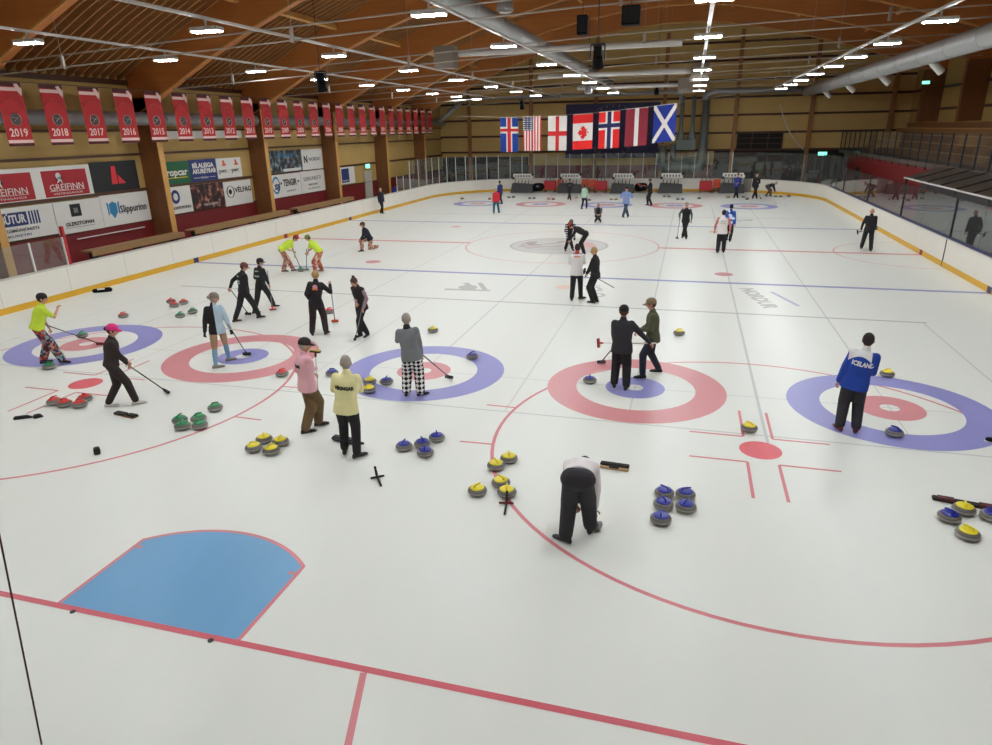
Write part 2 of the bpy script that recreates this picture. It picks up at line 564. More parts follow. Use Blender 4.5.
# seams and coloured line stripes on the boards
m = MB()
for y in (23.76,):
    m.box(XR - 0.016, y - 0.03, 0.0, XR + 0.01, y + 0.03, 1.06)
m.build('board_joint', DMETAL, boards)
m = MB()
for y in (0.5, 3, 5.5, 8, 10.5, 13, 15.5, 18, 20.5, 23, 25.5, 28, 30.5, 33, 35.5, 38, 40.5, 43):
    m.box(XL - 0.002, y - 0.005, 0.2, XL + 0.002, y + 0.005, 1.02)
m.build('board_seam', mat('seam_grey', srgb(170, 165, 156), .5), boards)
for x, s in ((XL, 1), (XR, -1)):
    m = MB()
    for y in (19.3, 33.55):
        m.box(min(x, x + s * 0.018), y - 0.15, 0, max(x, x + s * 0.018), y + 0.15, 0.205)
    m.build('blue_line_patch', DKBLUE, boards)
    m = MB(); m.box(min(x, x + s * 0.018), 26.12, 0, max(x, x + s * 0.018), 26.42, 0.205)
    m.build('red_line_patch', REDW, boards)
# gate in the far right corner
gate = MB()
a0, a1 = R(64), R(72)
cx, cy = XR - CR, YF - CR
pts = [(cx + 7.97 * math.cos(a), cy + 7.97 * math.sin(a)) for a in (a0, (a0 + a1) / 2, a1)]
for i in range(2):
    gate.bar((pts[i][0], pts[i][1], 0.55), (pts[i + 1][0], pts[i + 1][1], 0.55), 0.03, 1.05)
o = gate.build('rink_gate', mat('gate_grey', srgb(140, 134, 126), .5)); tag(o, 'grey gate in the white boards at the far right corner', 'gate')

# ------------------------------------------------------------------ rink glass with its posts
def glass_run(path, z0, z1, gm, post_mat, label, w=0.05, group=None, post_every=1, lowpost=0.0, name='glass_screen'):
    root = empty(name, (path[0][0], path[0][1], z0))
    tag(root, label, 'rink glass')
    mb = MB()
    for a, b in zip(path[:-1], path[1:]):
        mb.bar((a[0] - path[0][0], a[1] - path[0][1], (z1 - z0) / 2), (b[0] - path[0][0], b[1] - path[0][1], (z1 - z0) / 2), 0.012, z1 - z0 - 0.02)
    mb.build('glass_panel', gm, root)
    for p in path[::post_every]:
        pm = MB(); pm.box(-w / 2, -w / 2, -lowpost, w / 2, w / 2, z1 - z0)
        pm.build('post', post_mat, root, loc=(p[0] - path[0][0], p[1] - path[0][1], 0))
    return root
def arcpts(cx, cy, r, a0, a1, n):
    return [(cx + r * math.cos(R(a0 + (a1 - a0) * k / n)), cy + r * math.sin(R(a0 + (a1 - a0) * k / n))) for k in range(n + 1)]
o = 0.06
left_low = [(XL - o, y) for y in (41.2, 42.4, 43.6)]
glass_run(left_low, 1.065, 2.1, GLASS, WMETAL, 'low clear glass on the left boards before the far corner')
far = [(XL - o, y) for y in (43.7, 45.4, 47.1)] + arcpts(XL + CR, YF - CR, CR + o, 180, 90, 12)[1:]
far += [(XL + CR + (XR - XL - 2 * CR) * k / 13, YF + o) for k in range(1, 14)]
far += arcpts(XR - CR, YF - CR, CR + o, 90, 63, 2)[1:]
glass_run(far, 1.065, 3.1, GLASS, WMETAL, 'tall clear glass with thin white posts around the far end boards', 0.045)
right = arcpts(XR - CR, YF - CR, CR + o, 63, 0, 4) + [(XR + o, y) for y in (45.6, 43.2)]
glass_run(right, 1.065, 3.1, GLASS, DMETAL, 'tall clear glass with dark posts around the far right corner')
right = [(XR + o, y) for y in (43.1, 36.7, 30.2, 23.7, 17.2, 10.7)]
glass_run(right, 1.105, 2.5, GLASS_D, DMETAL, 'long reflective glass screen on the right side boards', 0.07)
leftn = [(XL - o, y) for y in (13.15, 11.9, 10.6, 9.3, 8.0)]
gr = glass_run(leftn, 1.065, 2.0, GLASS, WMETAL, 'clear glass screen with white post at the near left boards', 0.05)
m = MB(); m.box(-0.06, -0.03, 0, 0.06, 0.05, 1.28)
m.build('red_end_post', REDP, gr, loc=(0, 0.05, 0))['label'] = 'red end post'

# ------------------------------------------------------------------ shell of the hall
YB = 60.0
ARCH_Y = [-11.1, -3.1, 4.95, 12.8, 20.95, 28.95, 36.95, 44.95, 52.95]
PROF = [(-18.4, 5.5), (-17.5, 6.1), (-16.2, 6.8), (-13.8, 8.02), (-11.6, 9.02), (-9.4, 9.87), (-7, 10.65), (-4.5, 11.35), (-2, 11.9), (0.5, 12.25), (3, 12.45),
        (5.5, 12.45), (7.5, 12.25), (9.8, 11.85), (12, 11.4), (14, 10.9), (16.5, 10.2), (18.5, 9.55), (20.5, 8.8), (22.8, 7.9)]
def prof_n(i):
    a, b = PROF[max(0, i - 1)], PROF[min(len(PROF) - 1, i + 1)]
    d = Vector((b[0] - a[0], b[1] - a[1])).normalized()
    return Vector((-d.y, d.x))
def band(mb, y0, y1, d0, d1, i0=0, i1=None, mi=0):
    i1 = len(PROF) - 1 if i1 is None else i1
    rings = []
    for i in range(i0, i1 + 1):
        n = prof_n(i)
        p = Vector(PROF[i])
        a, b = p + n * d0, p + n * d1
        rings.append([Vector((a.x, y0, a.y)), Vector((a.x, y1, a.y)), Vector((b.x, y1, b.y)), Vector((b.x, y0, b.y))])
    mb.rings(rings, mi)
for k, y in enumerate(ARCH_Y):
    m = MB(); band(m, y - 0.01, y + 0.27, 0.0, 1.55)
    a = m.build('trim_%d' % (k + 1), GLULAM); tag(a, 'brown glulam roof arch', kind='structure')
    m = MB(); band(m, y - 0.035, y - 0.01, 0.0, 0.06)
    m.build('lower_edge', EDGE, a)['label'] = 'pale lower edge'
# roof deck and joists (ceiling)
m = MB(); band(m, -12.1, YB + 0.5, 1.57, 1.8)
ceil = m.build('ceiling', DECK); tag(ceil, 'dark timber roof deck', kind='structure')
m = MB()
for y0 in ARCH_Y[:-1] + [52.95]:
    y = y0 + 0.55
    while y < min(y0 + 7.9, YB):
        band(m, y, y + 0.07, 1.32, 1.568)
        y += 0.42
m.build('joists', JOIST, ceil)['label'] = 'closely spaced roof joists'
m = MB()
for i in (4, 6, 8, 10, 12, 14, 16):
    n = prof_n(i); p = Vector(PROF[i]) + n * 1.18
    m.bar((p.x, -11.1, p.y), (p.x, YB, p.y), 0.14, 0.26, upv=(n.x, 0, n.y))
m.build('purlins', EDGE, ceil)['label'] = 'pale timber purlins running lengthways'

# left wall
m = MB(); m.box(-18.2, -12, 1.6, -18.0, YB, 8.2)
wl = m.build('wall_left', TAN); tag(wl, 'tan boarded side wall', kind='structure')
m = MB(); m.box(-18.2, -12, -0.1, -17.96, YB, 1.6)
m.build('red_lower_wall', REDW, wl)['label'] = 'dark red lower wall'
m = MB()
for z, d in ((1.58, .05), (2.86, .13), (4.36, .10), (5.35, .08), (7.2, .2)):
    m.box(-18.0, -12, z, -17.9, YB, z + d)
m.build('wall_batten', BATTEN, wl)
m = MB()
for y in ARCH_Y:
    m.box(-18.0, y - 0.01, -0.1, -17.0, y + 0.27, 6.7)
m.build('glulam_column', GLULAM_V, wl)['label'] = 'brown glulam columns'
m = MB()
for y in ARCH_Y:
    m.box(-17.0, y - 0.02, -0.1, -16.96, y + 0.28, 6.7)
m.build('column_lit_face', EDGE, wl)  # lamplight on the columns' front faces put in as a paler strip

# back wall
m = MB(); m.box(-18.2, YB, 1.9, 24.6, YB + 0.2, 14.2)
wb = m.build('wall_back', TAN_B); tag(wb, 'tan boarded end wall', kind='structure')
m = MB(); m.box(-18.2, YB - 0.01, -0.1, 7.5, YB + 0.2, 1.9)
m.build('red_lower_wall', REDW, wb)
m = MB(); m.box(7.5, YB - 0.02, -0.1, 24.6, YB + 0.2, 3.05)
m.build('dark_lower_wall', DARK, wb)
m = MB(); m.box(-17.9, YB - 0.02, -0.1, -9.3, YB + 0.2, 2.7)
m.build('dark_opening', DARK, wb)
m = MB()
for z in (3.05, 4.46, 5.9, 7.33, 8.68, 10.2, 11.6):
    m.box(-18, YB - 0.10, z, 24.4, YB, z + 0.17)
m.build('wall_batten', BATTEN, wb)
m = MB()
for x in (-15, -9, -3, 3, 9, 15, 21):
    m.box(x - 0.16, YB - 0.3, -0.1, x + 0.16, YB, 12.6)
m.build('wall_column', wood('column_brown', srgb(176, 120, 70), srgb(150, 100, 58), 2), wb)
# right wall with its columns
m = MB(); m.box(22.4, -12, -0.1, 22.7, YB, 10)
wr = m.build('wall_right', TAN); tag(wr, 'tan side wall above the stands', kind='structure')
m = MB()
for z in (4.46, 5.9, 7.33):
    m.box(22.28, -12, z, 22.4, YB, z + 0.17)
m.build('wall_batten', BATTEN, wr)
m = MB()
for y in ARCH_Y:
    m.box(21.1, y - 0.05, 5.12, 22.4, y + 0.35, 8.6)
m.build('glulam_column', GLULAM_V, wr)
m = MB(); m.box(-18.2, -12.2, -0.1, 24.6, -12, 14)
wf = m.build('wall_front', TAN); tag(wf, 'wall behind the viewer', kind='structure')

# ------------------------------------------------------------------ right hand gallery
m = MB(); m.box(17.5, -10, 2.85, 22.4, 59.9, 3.1)
gal = m.build('floor_gallery', mat('gallery_slab', srgb(88, 74, 64), .7)); tag(gal, 'spectator gallery floor', kind='structure')
m = MB(); m.box(17.55, -10, -0.05, 17.75, 57.5, 2.85)
o = m.build('wall_gallery', REDW); tag(o, 'dark red wall under the gallery', kind='structure')
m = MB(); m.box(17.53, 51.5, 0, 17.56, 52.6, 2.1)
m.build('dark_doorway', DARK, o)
root = empty('timber_bleacher', (18.7, 0, 3.1)); tag(root, 'brown timber bleacher steps along the right hand gallery', 'bleacher')
for k in range(5):
    m = MB(); m.box(.72 * k, -8, 0, .72 * (k + 1) - .001, 57, 0.40 * (k + 1))
    m.build('step', wood('bleacher_wood', srgb(150, 104, 62), srgb(122, 82, 48), 1), root)
    m = MB(); m.box(.72 * k - 0.02, -8, 0.40 * (k + 1) + 0.001, .72 * k + 0.3, 57, 0.40 * (k + 1) + 0.04)
    m.build('seat_plank', EDGE, root)
ys = [59.4 - 1.62 * k for k in range(26)]
gl = glass_run([(17.52, y) for y in ys], 3.1, 4.6, glass('gallery_glass', (0.9, 0.9, 0.88, 1), .03, .05), DMETAL, 'glass balustrade with dark posts along the gallery edge', 0.07, name='glass_balustrade', lowpost=0.35)
gl['category'] = 'balustrade'
# canopy over the benches
can = empty('bench_canopy', (15.9, 34.0, 2.5)); tag(can, 'sloping dark panelled canopy with white edge over the players bench', 'canopy')
m = MB()
m.add([(0, 0, 0), (1.6, 0, .5), (1.6, -22, .5), (0, -22, 0), (0, 0, .05), (1.6, 0, .55), (1.6, -22, .55), (0, -22, .05)],
      [(0, 3, 2, 1), (4, 5, 6, 7), (0, 1, 5, 4), (1, 2, 6, 5), (2, 3, 7, 6), (3, 0, 4, 7)])
m.build('roof_panel', mat('canopy_brown', srgb(84, 76, 68), 0.28), can)
m = MB(); m.box(-0.03, -22, 0.0, 0.0, 0.02, 0.07)
m.build('front_edge', WMETAL, can)
for k in range(12):
    m = MB(); m.bar((0, -1.6 - 1.85 * k, .075), (1.6, -1.6 - 1.85 * k, .575), 0.07, 0.05)
    m.build('rib', DMETAL, can)
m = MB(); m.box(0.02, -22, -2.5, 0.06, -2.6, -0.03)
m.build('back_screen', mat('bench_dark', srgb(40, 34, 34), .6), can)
for k in range(7):
    m = MB(); m.box(0.0, -0.3 - 3.4 * k, -2.55, 0.08, -0.22 - 3.4 * k, 0)
    m.build('post', DMETAL, can)

# ------------------------------------------------------------------ ducts, lamps and tie rods
def duct(name, pts, r, material, label, cat='duct', bands=0.0, n=20):
    root = empty(name, pts[0]); tag(root, label, cat)
    p0 = Vector(pts[0])
    m = MB(); m.tube([Vector(p) - p0 for p in pts], r, n)
    m.build('pipe', material, root, smooth=True)
    if bands:
        a, b = Vector(pts[0]), Vector(pts[-1])
        L = (b - a).length; d = (b - a) / L
        t = bands
        while t < L:
            c = d * t
            m = MB(); m.tube([c - d * 0.03, c + d * 0.03], r + 0.012, n)
            m.build('joint_band', material, root)
            t += bands
    return root
duct('ventilation_duct', [(-1.55, -6, 8.75), (-1.55, 57.8, 8.75)], 0.29, STEEL, 'long round grey duct hanging just left of the hall centre', bands=3.0)
dr = duct('ventilation_duct', [(14.0, -6, 7.55), (14.0, 57.0, 7.55)], 0.36, STEEL, 'thick round grey duct along the right side with white nozzles', bands=3.0)
for y in (18.8, 26.6, 34.2, 42.0, 49.6):
    m = MB(); m.tube([(14.12 - 14, y + 6, 7.28 - 7.55), (14.55 - 14, y + 6.12, 6.9 - 7.55)], 0.14, 14)
    m.build('nozzle', WMETAL, dr)
duct('ventilation_duct', [(14.0, 57.4, 7.75), (7, 57.4, 7.8), (6.4, 57.6, 7.6), (6.35, 58.9, 7.1)], 0.24, STEEL, 'silver duct crossing from the right duct to the back wall')
duct('ventilation_duct', [(-16.6, 57.6, 7.8), (3.9, 57.6, 7.85), (4.4, 57.8, 7.6), (4.4, 58.9, 7.0)], 0.15, STEEL, 'thin silver duct crossing above the row of flags')
duct('ventilation_duct', [(-16.9, 56.5, 5.9), (-14.9, 57.0, 7.5)], 0.18, STEEL, 'slanting silver duct in the far left corner')
duct('ventilation_duct', [(-17.35, -4, 5.85), (-17.35, 59, 5.85)], 0.27, STEEL, 'grey duct running behind the red pennants on the left wall', bands=2.0)
# big plant ducts on the back wall
DY = 59.0
def U(name, xs, z0, z1, zb, r, label):
    pts = [(xs[0], DY, z0), (xs[0], DY, zb + .5), (xs[0] + .15, DY, zb + .12), (xs[0] + .6, DY, zb), (xs[1] - .6, DY, zb), (xs[1] - .15, DY, zb + .12), (xs[1], DY, zb + .5), (xs[1], DY, z1)]
    return duct(name, pts, r, DUCTGREY, label, n=16)
U('plant_duct', (3.1, 6.5), 3.6, 7.3, 1.75, [0.3, .42, .5, .5, .5, .5, .42, .27], 'large U shaped grey green duct at the back wall')
m = MB(); m.tube([(0, 0, 0), (0, 0, -1.0), (.12, 0, -1.25), (.5, 0, -1.3), (1.95, 0, -1.3)], 0.26, 14)
o = m.build('plant_duct', DUCTGREY, loc=(4.0, DY - .1, 3.7), smooth=True); tag(o, 'smaller grey duct elbow inside the large U shaped duct', 'duct')
pl = empty('air_plenum', (5.0, DY, 3.2)); tag(pl, 'grey duct plenum with two flared risers behind the blue and white flag', 'duct')
m = MB(); m.box(-0.75, -0.35, 0, 0.85, 0.35, 0.85); m.build('plenum_box', DUCTGREY, pl, bevel=.04)
for dx in (-.45, .5):
    m = MB(); m.tube([(dx, 0, .85), (dx, 0, 1.0), (dx, 0, 1.7), (dx, 0, 4.4)], [.38, .36, .17, .17], 14)
    m.build('riser', DUCTGREY, pl, smooth=True)

# tie rods: two per arch, hangers
for k, y in enumerate(ARCH_Y[3:]):
    r = empty('tie_rod', (-16.8, y + .12, 7.0)); tag(r, ['nearest', 'second nearest', 'third nearest', 'fourth', 'fifth', 'farthest'][k] + ' pair of steel tie rods spanning below a roof arch', 'tie rod', 'roof tie rods')
    for dz in (0, .33):
        m = MB(); m.tube([(0, 0, dz - .05 - .0), (19.5, 0, dz + .83), (36, 0, dz + 1.2)], 0.021, 6)
        m.build('rod', ROD, r)
    for x in (4.0, 11.8, 20.5, 28.0):
        zt = 0
        for i in range(len(PROF) - 1):
            if PROF[i][0] <= x - 16.8 < PROF[i + 1][0]:
                t = (x - 16.8 - PROF[i][0]) / (PROF[i + 1][0] - PROF[i][0])
                zt = PROF[i][1] * (1 - t) + PROF[i + 1][1] * t - 7.0
        m = MB(); m.tube([(x, 0, .043 * x), (x, 0, zt)], 0.008, 5)
        m.box(x - .04, -.04, .043 * x - .08, x + .04, .04, .043 * x + .3)
        m.build('hanger', ROD, r)

# hanging lamps in five rows; the nearest are out of view, added for lighting
ROWS = [(-11.15, [0.6, 5.5, 10.4, 15.35, 20.3, 25.2, 30.1, 35, 39.9, 44.8, 49.7], 'leftmost'),
        (-5.75, [-1.6, 4.4, 10.4, 16.6, 22.8, 28.9, 35, 41, 47], 'second from left'),
        (-0.05, [-1.6, 4.4, 10.2, 16.4, 22.8, 28.7, 34.5, 40.5, 46.5], 'middle'),
        (5.75, [-1.6, 4.6, 10.6, 16.65, 22.8, 28.7, 35.1, 41, 47.5], 'fourth'),
        (11.2, [1.8, 6.5, 11.2, 15.9, 20.8, 25.3, 29.6, 34.3, 39.2, 43.6, 48.4], 'rightmost')]
lamp0 = None
ORD = ['first', 'second', 'third', 'fourth', 'fifth', 'sixth', 'seventh', 'eighth', 'ninth', 'tenth', 'eleventh', 'twelfth', 'thirteenth', 'fourteenth', 'fifteenth', 'sixteenth', 'seventeenth', 'eighteenth', 'nineteenth', 'twentieth', 'twenty-first', 'twenty-second', 'twenty-third', 'twenty-fourth', 'twenty-fifth']
for x, ys, nm in ROWS:
    for q, y in enumerate(reversed(ys)):
        if lamp0 is None:
            lamp0 = empty('ceiling_light', (x, y, 7.4))
            m = MB(); m.box(-.38, -.15, .05, .38, .15, .14); m.build('housing', WMETAL, lamp0, bevel=.015)
            for dx in (-.25, 0, .25):
                m = MB(); m.box(dx - .10, -.12, 0.03, dx + .10, .12, .049); m.build('led_module', LED, lamp0)
            m = MB(); m.box(-.02, -.02, .15, .02, .02, .30); m.build('bracket', WMETAL, lamp0)
            o = lamp0
        else:
            o = copy_tree(lamp0); o.location = (x, y, 7.4)
        tag(o, 'white three-module hanging lamp, %s from the far end of the %s row' % (ORD[q], nm), 'ceiling light', 'hall lamps, %s row' % nm)
    m = MB(); m.box(-.05, -6, 0, .05, 55, .06)
    o = m.build('lamp_rail', WMETAL, loc=(x, 0, 7.7)); tag(o, 'thin white rail carrying the %s row of lamps' % nm, 'rail')

# radiant heaters with square fan boxes
for k, (x0, x1, y, z) in enumerate([(-4.1, 4.9, 24.4, 8.15), (-3.2, 5.2, 36.0, 7.95), (-2.2, 4.4, 44.0, 7.7)]):
    r = empty('radiant_heater', (x0, y, z)); tag(r, ['nearest', 'middle', 'farthest'][k] + ' of the three white heater tubes crossing below the roof', 'heater')
    m = MB(); m.tube([(0, 0, 0), (x1 - x0, 0, 0)], .13, 12); m.build('tube', WMETAL, r, smooth=True)
    m = MB(); m.box(-1.0, -.3, -.55, -.15, .3, .3)
    if k: m = MB(); m.box(x1 - x0, -.3, -.55, x1 - x0 + .95, .3, .35)
    m.build('fan_box', mat('heater_box', srgb(122, 112, 100), .5), r)
for px, (x, y, z, lab) in enumerate([(0.05, 16.2, 8.35, 'large round bell lamp near the top centre'), (-0.9, 40.0, 7.2, 'small round bell lamp far down the hall centre')]):
    r = empty('bell_lamp', (x, y, z)); tag(r, 'silver ' + lab, 'lamp')
    m = MB(); m.lathe([(.08, .38), (.12, .36), (.2, .3), (.24, .1), (.25, 0)], 20, caps=True); m.build('shade', STEEL, r, smooth=True)
    m = MB(); m.lathe([(.22, -.02), (.14, -.06), (.02, -.07)], 16); m.build('glass_bowl', mat('opal_glass', srgb(214, 212, 205), .3), r, smooth=True)
    m = MB(); m.tube([(0, 0, .38), (0, 0, 3.4 if px == 0 else 4.5)], .012, 6); m.build('cord', DMETAL, r)
# hanging loudspeakers and effect lights
def par(x, y, z, lab, s=1.0, h=4.0):
    r = empty('stage_light', (x, y, z)); tag(r, lab, 'stage light')
    m = MB(); m.tube([(0, 0, 0), (0.0, .10 * s, -.3 * s)], [.13 * s, .17 * s], 16); m.build('lamp_barrel', BLACK, r, smooth=True)
    m = MB(); m.lathe([(.15 * s, -.01), (.12 * s, -.02), (.01, -.025)], 14, (0, .1 * s, -.3 * s)); m.build('lens', mat('dark_lens', srgb(90, 110, 112), .1), r)
    m = MB(); m.bar((-.2 * s, 0, -.1 * s), (-.2 * s, 0, .3 * s), .03, .05); m.bar((.2 * s, 0, -.1 * s), (.2 * s, 0, .3 * s), .03, .05); m.bar((-.2 * s, 0, .3 * s), (.2 * s, 0, .3 * s), .03, .05)
    m.build('yoke', DMETAL, r)
    m = MB(); m.box(-.11 * s, -.1 * s, .0, .11 * s, .1 * s, .26 * s); m.build('base_box', BLACK, r)
    m = MB(); m.tube([(0, 0, .3 * s), (0, 0, h)], .012, 6); m.build('hanger', DMETAL, r)
    return r
par(-8.7, 20.9, 7.05, 'black stage light hanging beside the left rows of lamps', 1.15, 3.3)
par(3.2, 12.9, 6.75, 'black tilted stage light between the two hanging loudspeakers', .85, 5.4)
par(-6.3, 44.9, 6.8, 'small black stage light hanging left above the first flag', 1.0, 4.4)
par(3.0, 44.9, 7.5, 'small black stage light hanging above the blue and white flag', 1.0, 4.7)
for x, y, z, w, lab in ((2.85, 12.7, 7.25, .24, 'narrow black loudspeaker hanging left of the stage light'), (3.95, 12.9, 7.42, .42, 'wide black loudspeaker hanging right of the stage light')):
    r = empty('loudspeaker', (x, y, z)); tag(r, lab, 'loudspeaker')
    m = MB(); m.box(-w / 2, -.14, -.05, w / 2, .14, .36); m.build('cabinet', BLACK, r, bevel=.01)
    m = MB(); m.box(-w / 2 + .02, -.155, 0.0, w / 2 - .02, -.14, .33); m.build('grille', mat('speaker_grille', srgb(12, 12, 14), .8), r)
    m = MB(); m.tube([(0, 0, .36), (0, 0, 4.9)], .008, 5); m.build('hanger', DMETAL, r)

# ------------------------------------------------------------------ flags across the far end
def flag_mesh(w, h, fn, mats, nu=44, nv=72, wave=0.03, slant=0.0):
    m = MB()
    vs, fs, mi = [], [], []
    for j in range(nv + 1):
        for i in range(nu + 1):
            u, v = i / nu, j / nv
            vs.append((u * w, wave * math.sin(u * 9 + v * 2) * (0.3 + v), -v * h + slant * u))
    for j in range(nv):
        for i in range(nu):
            a = j * (nu + 1) + i
            fs.append((a, a + 1, a + nu + 2, a + nu + 1))
            mi.append(fn((i + .5) / nu, (j + .5) / nv))
    m.v, m.f, m.m = vs, fs, mi
    return m
F_WHITE = mat('flag_white', srgb(232, 226, 220), .8); F_RED = mat('flag_red', srgb(214, 40, 42), .8)
F_BLUE = mat('flag_blue', srgb(28, 66, 158), .8); F_NAVY = mat('flag_navy', srgb(34, 40, 92), .8)
F_MAR = mat('flag_maroon', srgb(146, 40, 56), .8); F_SALT = mat('flag_saltire_blue', srgb(28, 52, 150), .8)
F_BRED = mat('flag_bright_red', srgb(236, 38, 36), .8)
def cross(hv, hu, wf, wc):
    def fn(u, v):
        du, dv = abs(u - hu) * 1.5, abs(v - hv) * 2.55
        d = min(du, dv)
        return 2 if d < wc else (1 if d < wf else 0)
    return fn
def usa(u, v):
    if u < .5385 and v < .40:
        return 2 if not ((int(u * 26) % 2 == 0) and (int(v * 34) % 2 == 0)) else 1
    return 0 if int((1 - u) * 13) % 2 == 0 else 1
def eng(u, v):
    return 1 if abs(u - .5) * 1.5 < .14 or abs(v - .5) * 2.55 < .17 else 0
LEAF = [(0, .5), (.12, .3), (.24, .36), (.2, .08), (.38, .22), (.42, .1), (.56, .12), (.5, 0), (.6, -.06), (.3, -.26), (.34, -.36), (.04, -.3), (.04, -.52), (-.04, -.52), (-.04, -.3), (-.34, -.36), (-.3, -.26), (-.6, -.06), (-.5, 0), (-.56, .12), (-.42, .1), (-.38, .22), (-.2, .08), (-.24, .36), (-.12, .3)]
def inpoly(x, y, P):
    c = False
    n = len(P)
    for i in range(n):
        x1, y1 = P[i]; x2, y2 = P[(i + 1) % n]
        if (y1 > y) != (y2 > y) and x < (x2 - x1) * (y - y1) / (y2 - y1) + x1:
            c = not c
    return c
def can_fn(u, v):
    if v < .25 or v > .75: return 1
    X, Y = (u - .5) * 1.5, (v - .52) * 2.55
    return 1 if inpoly(Y / .85, -X / .85 * 1.0, LEAF) else 0
def lat(u, v): return 1 if .40 < u < .60 else 0
def sco(u, v):
    a = abs(u - v) / 1.414 * 1.9; b = abs(u + v - 1) / 1.414 * 1.9
    return 1 if min(a, b) < .13 else 0
FL = [(-9.3, 1.48, 6.05, 2.6, cross(.36, .5, .24, .12), [F_BLUE, F_WHITE, F_RED], 'blue flag with white edged red cross, first on the left', -.02),
      (-7.42, 1.47, 6.07, 2.55, usa, [F_RED, F_WHITE, F_NAVY], 'red and white striped flag with starred blue corner', 0),
      (-5.42, 1.5, 6.05, 2.53, eng, [F_WHITE, F_RED], 'white flag with plain red cross', .0),
      (-3.45, 1.55, 6.12, 2.56, can_fn, [F_WHITE, F_BRED], 'red and white flag with red maple leaf', .06),
      (-1.45, 1.6, 6.25, 2.65, cross(.38, .5, .26, .14), [F_BRED, F_WHITE, F_NAVY], 'red flag with white edged dark blue cross', .08),
      (.57, 1.66, 6.42, 2.68, lat, [F_MAR, F_WHITE], 'dark red flag with single white stripe', .10),
      (2.63, 1.66, 6.58, 2.62, sco, [F_SALT, F_WHITE], 'blue flag with white diagonal cross, last on the right', .16)]
for x, wd, zt, h, fn, ms, lab, sl in FL:
    r = empty('flag', (x, 50.0, zt)); tag(r, lab, 'flag', 'country flags on the wire')
    c = flag_mesh(wd, h, fn, ms, slant=sl).build('cloth', ms, r, smooth=True)
    md = c.modifiers.new('thickness', 'SOLIDIFY'); md.thickness = .006
    m = MB(); m.bar((0, 0, .01), (wd, 0, sl + .01), .02, .03); m.build('top_hem', WHITE, r)
m = MB(); m.tube([(-16.9, 50, 6.35), (-9.3, 50, 6.08), (-5, 50, 6.1), (-1.5, 50, 6.27), (2.6, 50, 6.6), (4.3, 50, 6.8), (14, 50, 7.9)], .012, 6)
o = m.build('flag_wire', ROD); tag(o, 'thin wire carrying the country flags', 'wire')

# big dark blue banner
r = empty('wall_banner', (-5.7, 59.65, 2.55)); tag(r, 'large dark blue banner with thin white ring on the end wall', 'banner')
m = MB(); m.box(0, 0, 0, 8.35, .03, 4.65); m.build('cloth', mat('banner_navy', srgb(62, 60, 92), .8), r)
m = MB()
cx, cz = 4.25, 2.35
for k in range(64):
    a, b = 2 * PI * k / 64, 2 * PI * (k + 1) / 64
    m.bar((cx + 2.25 * math.cos(a), -.012, cz + 2.25 * math.sin(a)), (cx + 2.25 * math.cos(b), -.012, cz + 2.25 * math.sin(b)), .01, .05, upv=(0, 1, 0))
for k in range(24):
    a = 2 * PI * k / 24
    m.bar((cx + 2.0 * math.cos(a), -.012, cz + 2.0 * math.sin(a)), (cx + 2.18 * math.cos(a), -.012, cz + 2.18 * math.sin(a)), .04, .02, upv=(0, 1, 0))
m.build('ring_emblem', mat('banner_print', srgb(168, 168, 180), .8), r)
# windows, exit signs in the end wall
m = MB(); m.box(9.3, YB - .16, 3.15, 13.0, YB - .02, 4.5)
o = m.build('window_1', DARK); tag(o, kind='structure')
m = MB()
for z in (3.15, 3.6, 4.05, 4.46): m.box(9.3, YB - .2, z, 13.0, YB - .16, z + .06)
for x in (9.3, 10.5, 11.8, 12.94): m.box(x, YB - .2, 3.15, x + .07, YB - .16, 4.5)
m.build('frame', BATTEN, o)
for x, z, y in ((15.9, 2.9, 59.2), (-15.3, 2.6, 59.6)):
    pass
def exit_sign(x, y, z, lab, ax='y', s=1.0):
    r = empty('exit_sign', (x, y, z)); tag(r, lab, 'exit sign')
    m = MB()
    if ax == 'y': m.box(-.36 * s, -.06, -.16 * s, .36 * s, 0, .16 * s)
    else: m.box(0, -.36 * s, -.16 * s, .06, .36 * s, .16 * s)
    m.build('housing', WMETAL, r)
    m = MB()
    if ax == 'y': m.box(-.33 * s, -.075, -.13 * s, .33 * s, -.06, .13 * s)
    else: m.box(.06, -.33 * s, -.13 * s, .075, .33 * s, .13 * s)
    m.build('lit_panel', mat('exit_green', srgb(96, 214, 178), .5, emit=1.6), r)
    return r
exit_sign(16.3, 59.98, 2.75, 'lit green and white exit sign at the far right corner of the rink')
exit_sign(21.2, 52.94, 7.75, 'lit green exit sign high among the right hand columns', s=.7)
exit_sign(-17.9, 43.2, 2.75, 'lit green exit sign above the doorway in the left wall', 'x')
m = MB(); m.box(-17.97, 42.7, 0, -17.9, 43.9, 2.4)
o = m.build('door_1', mat('door_pale', srgb(190, 184, 170), .6)); tag(o, kind='structure')

m = MB()
NP = [(5.53 + (x - 5.53) * 1.031, 59.86, 5.125 + (z - 5.125) * 1.031) for x, z in ((12.27, 6.66), (12.61, 5.74), (13.02, 4.88), (13.67, 3.94), (14.46, 3.15))]
m.tube(NP, .035, 6)
o = m.build('net_edge', WHITE); tag(o, 'white curved net edge hanging before the end wall at right', 'net')
m = MB(); m.box(-17.98, 22.6, 5.0, -17.93, 28.4, 5.42)
o = m.build('wall_panel', WHITE, wl); o['label'] = 'white strip behind the pennants'
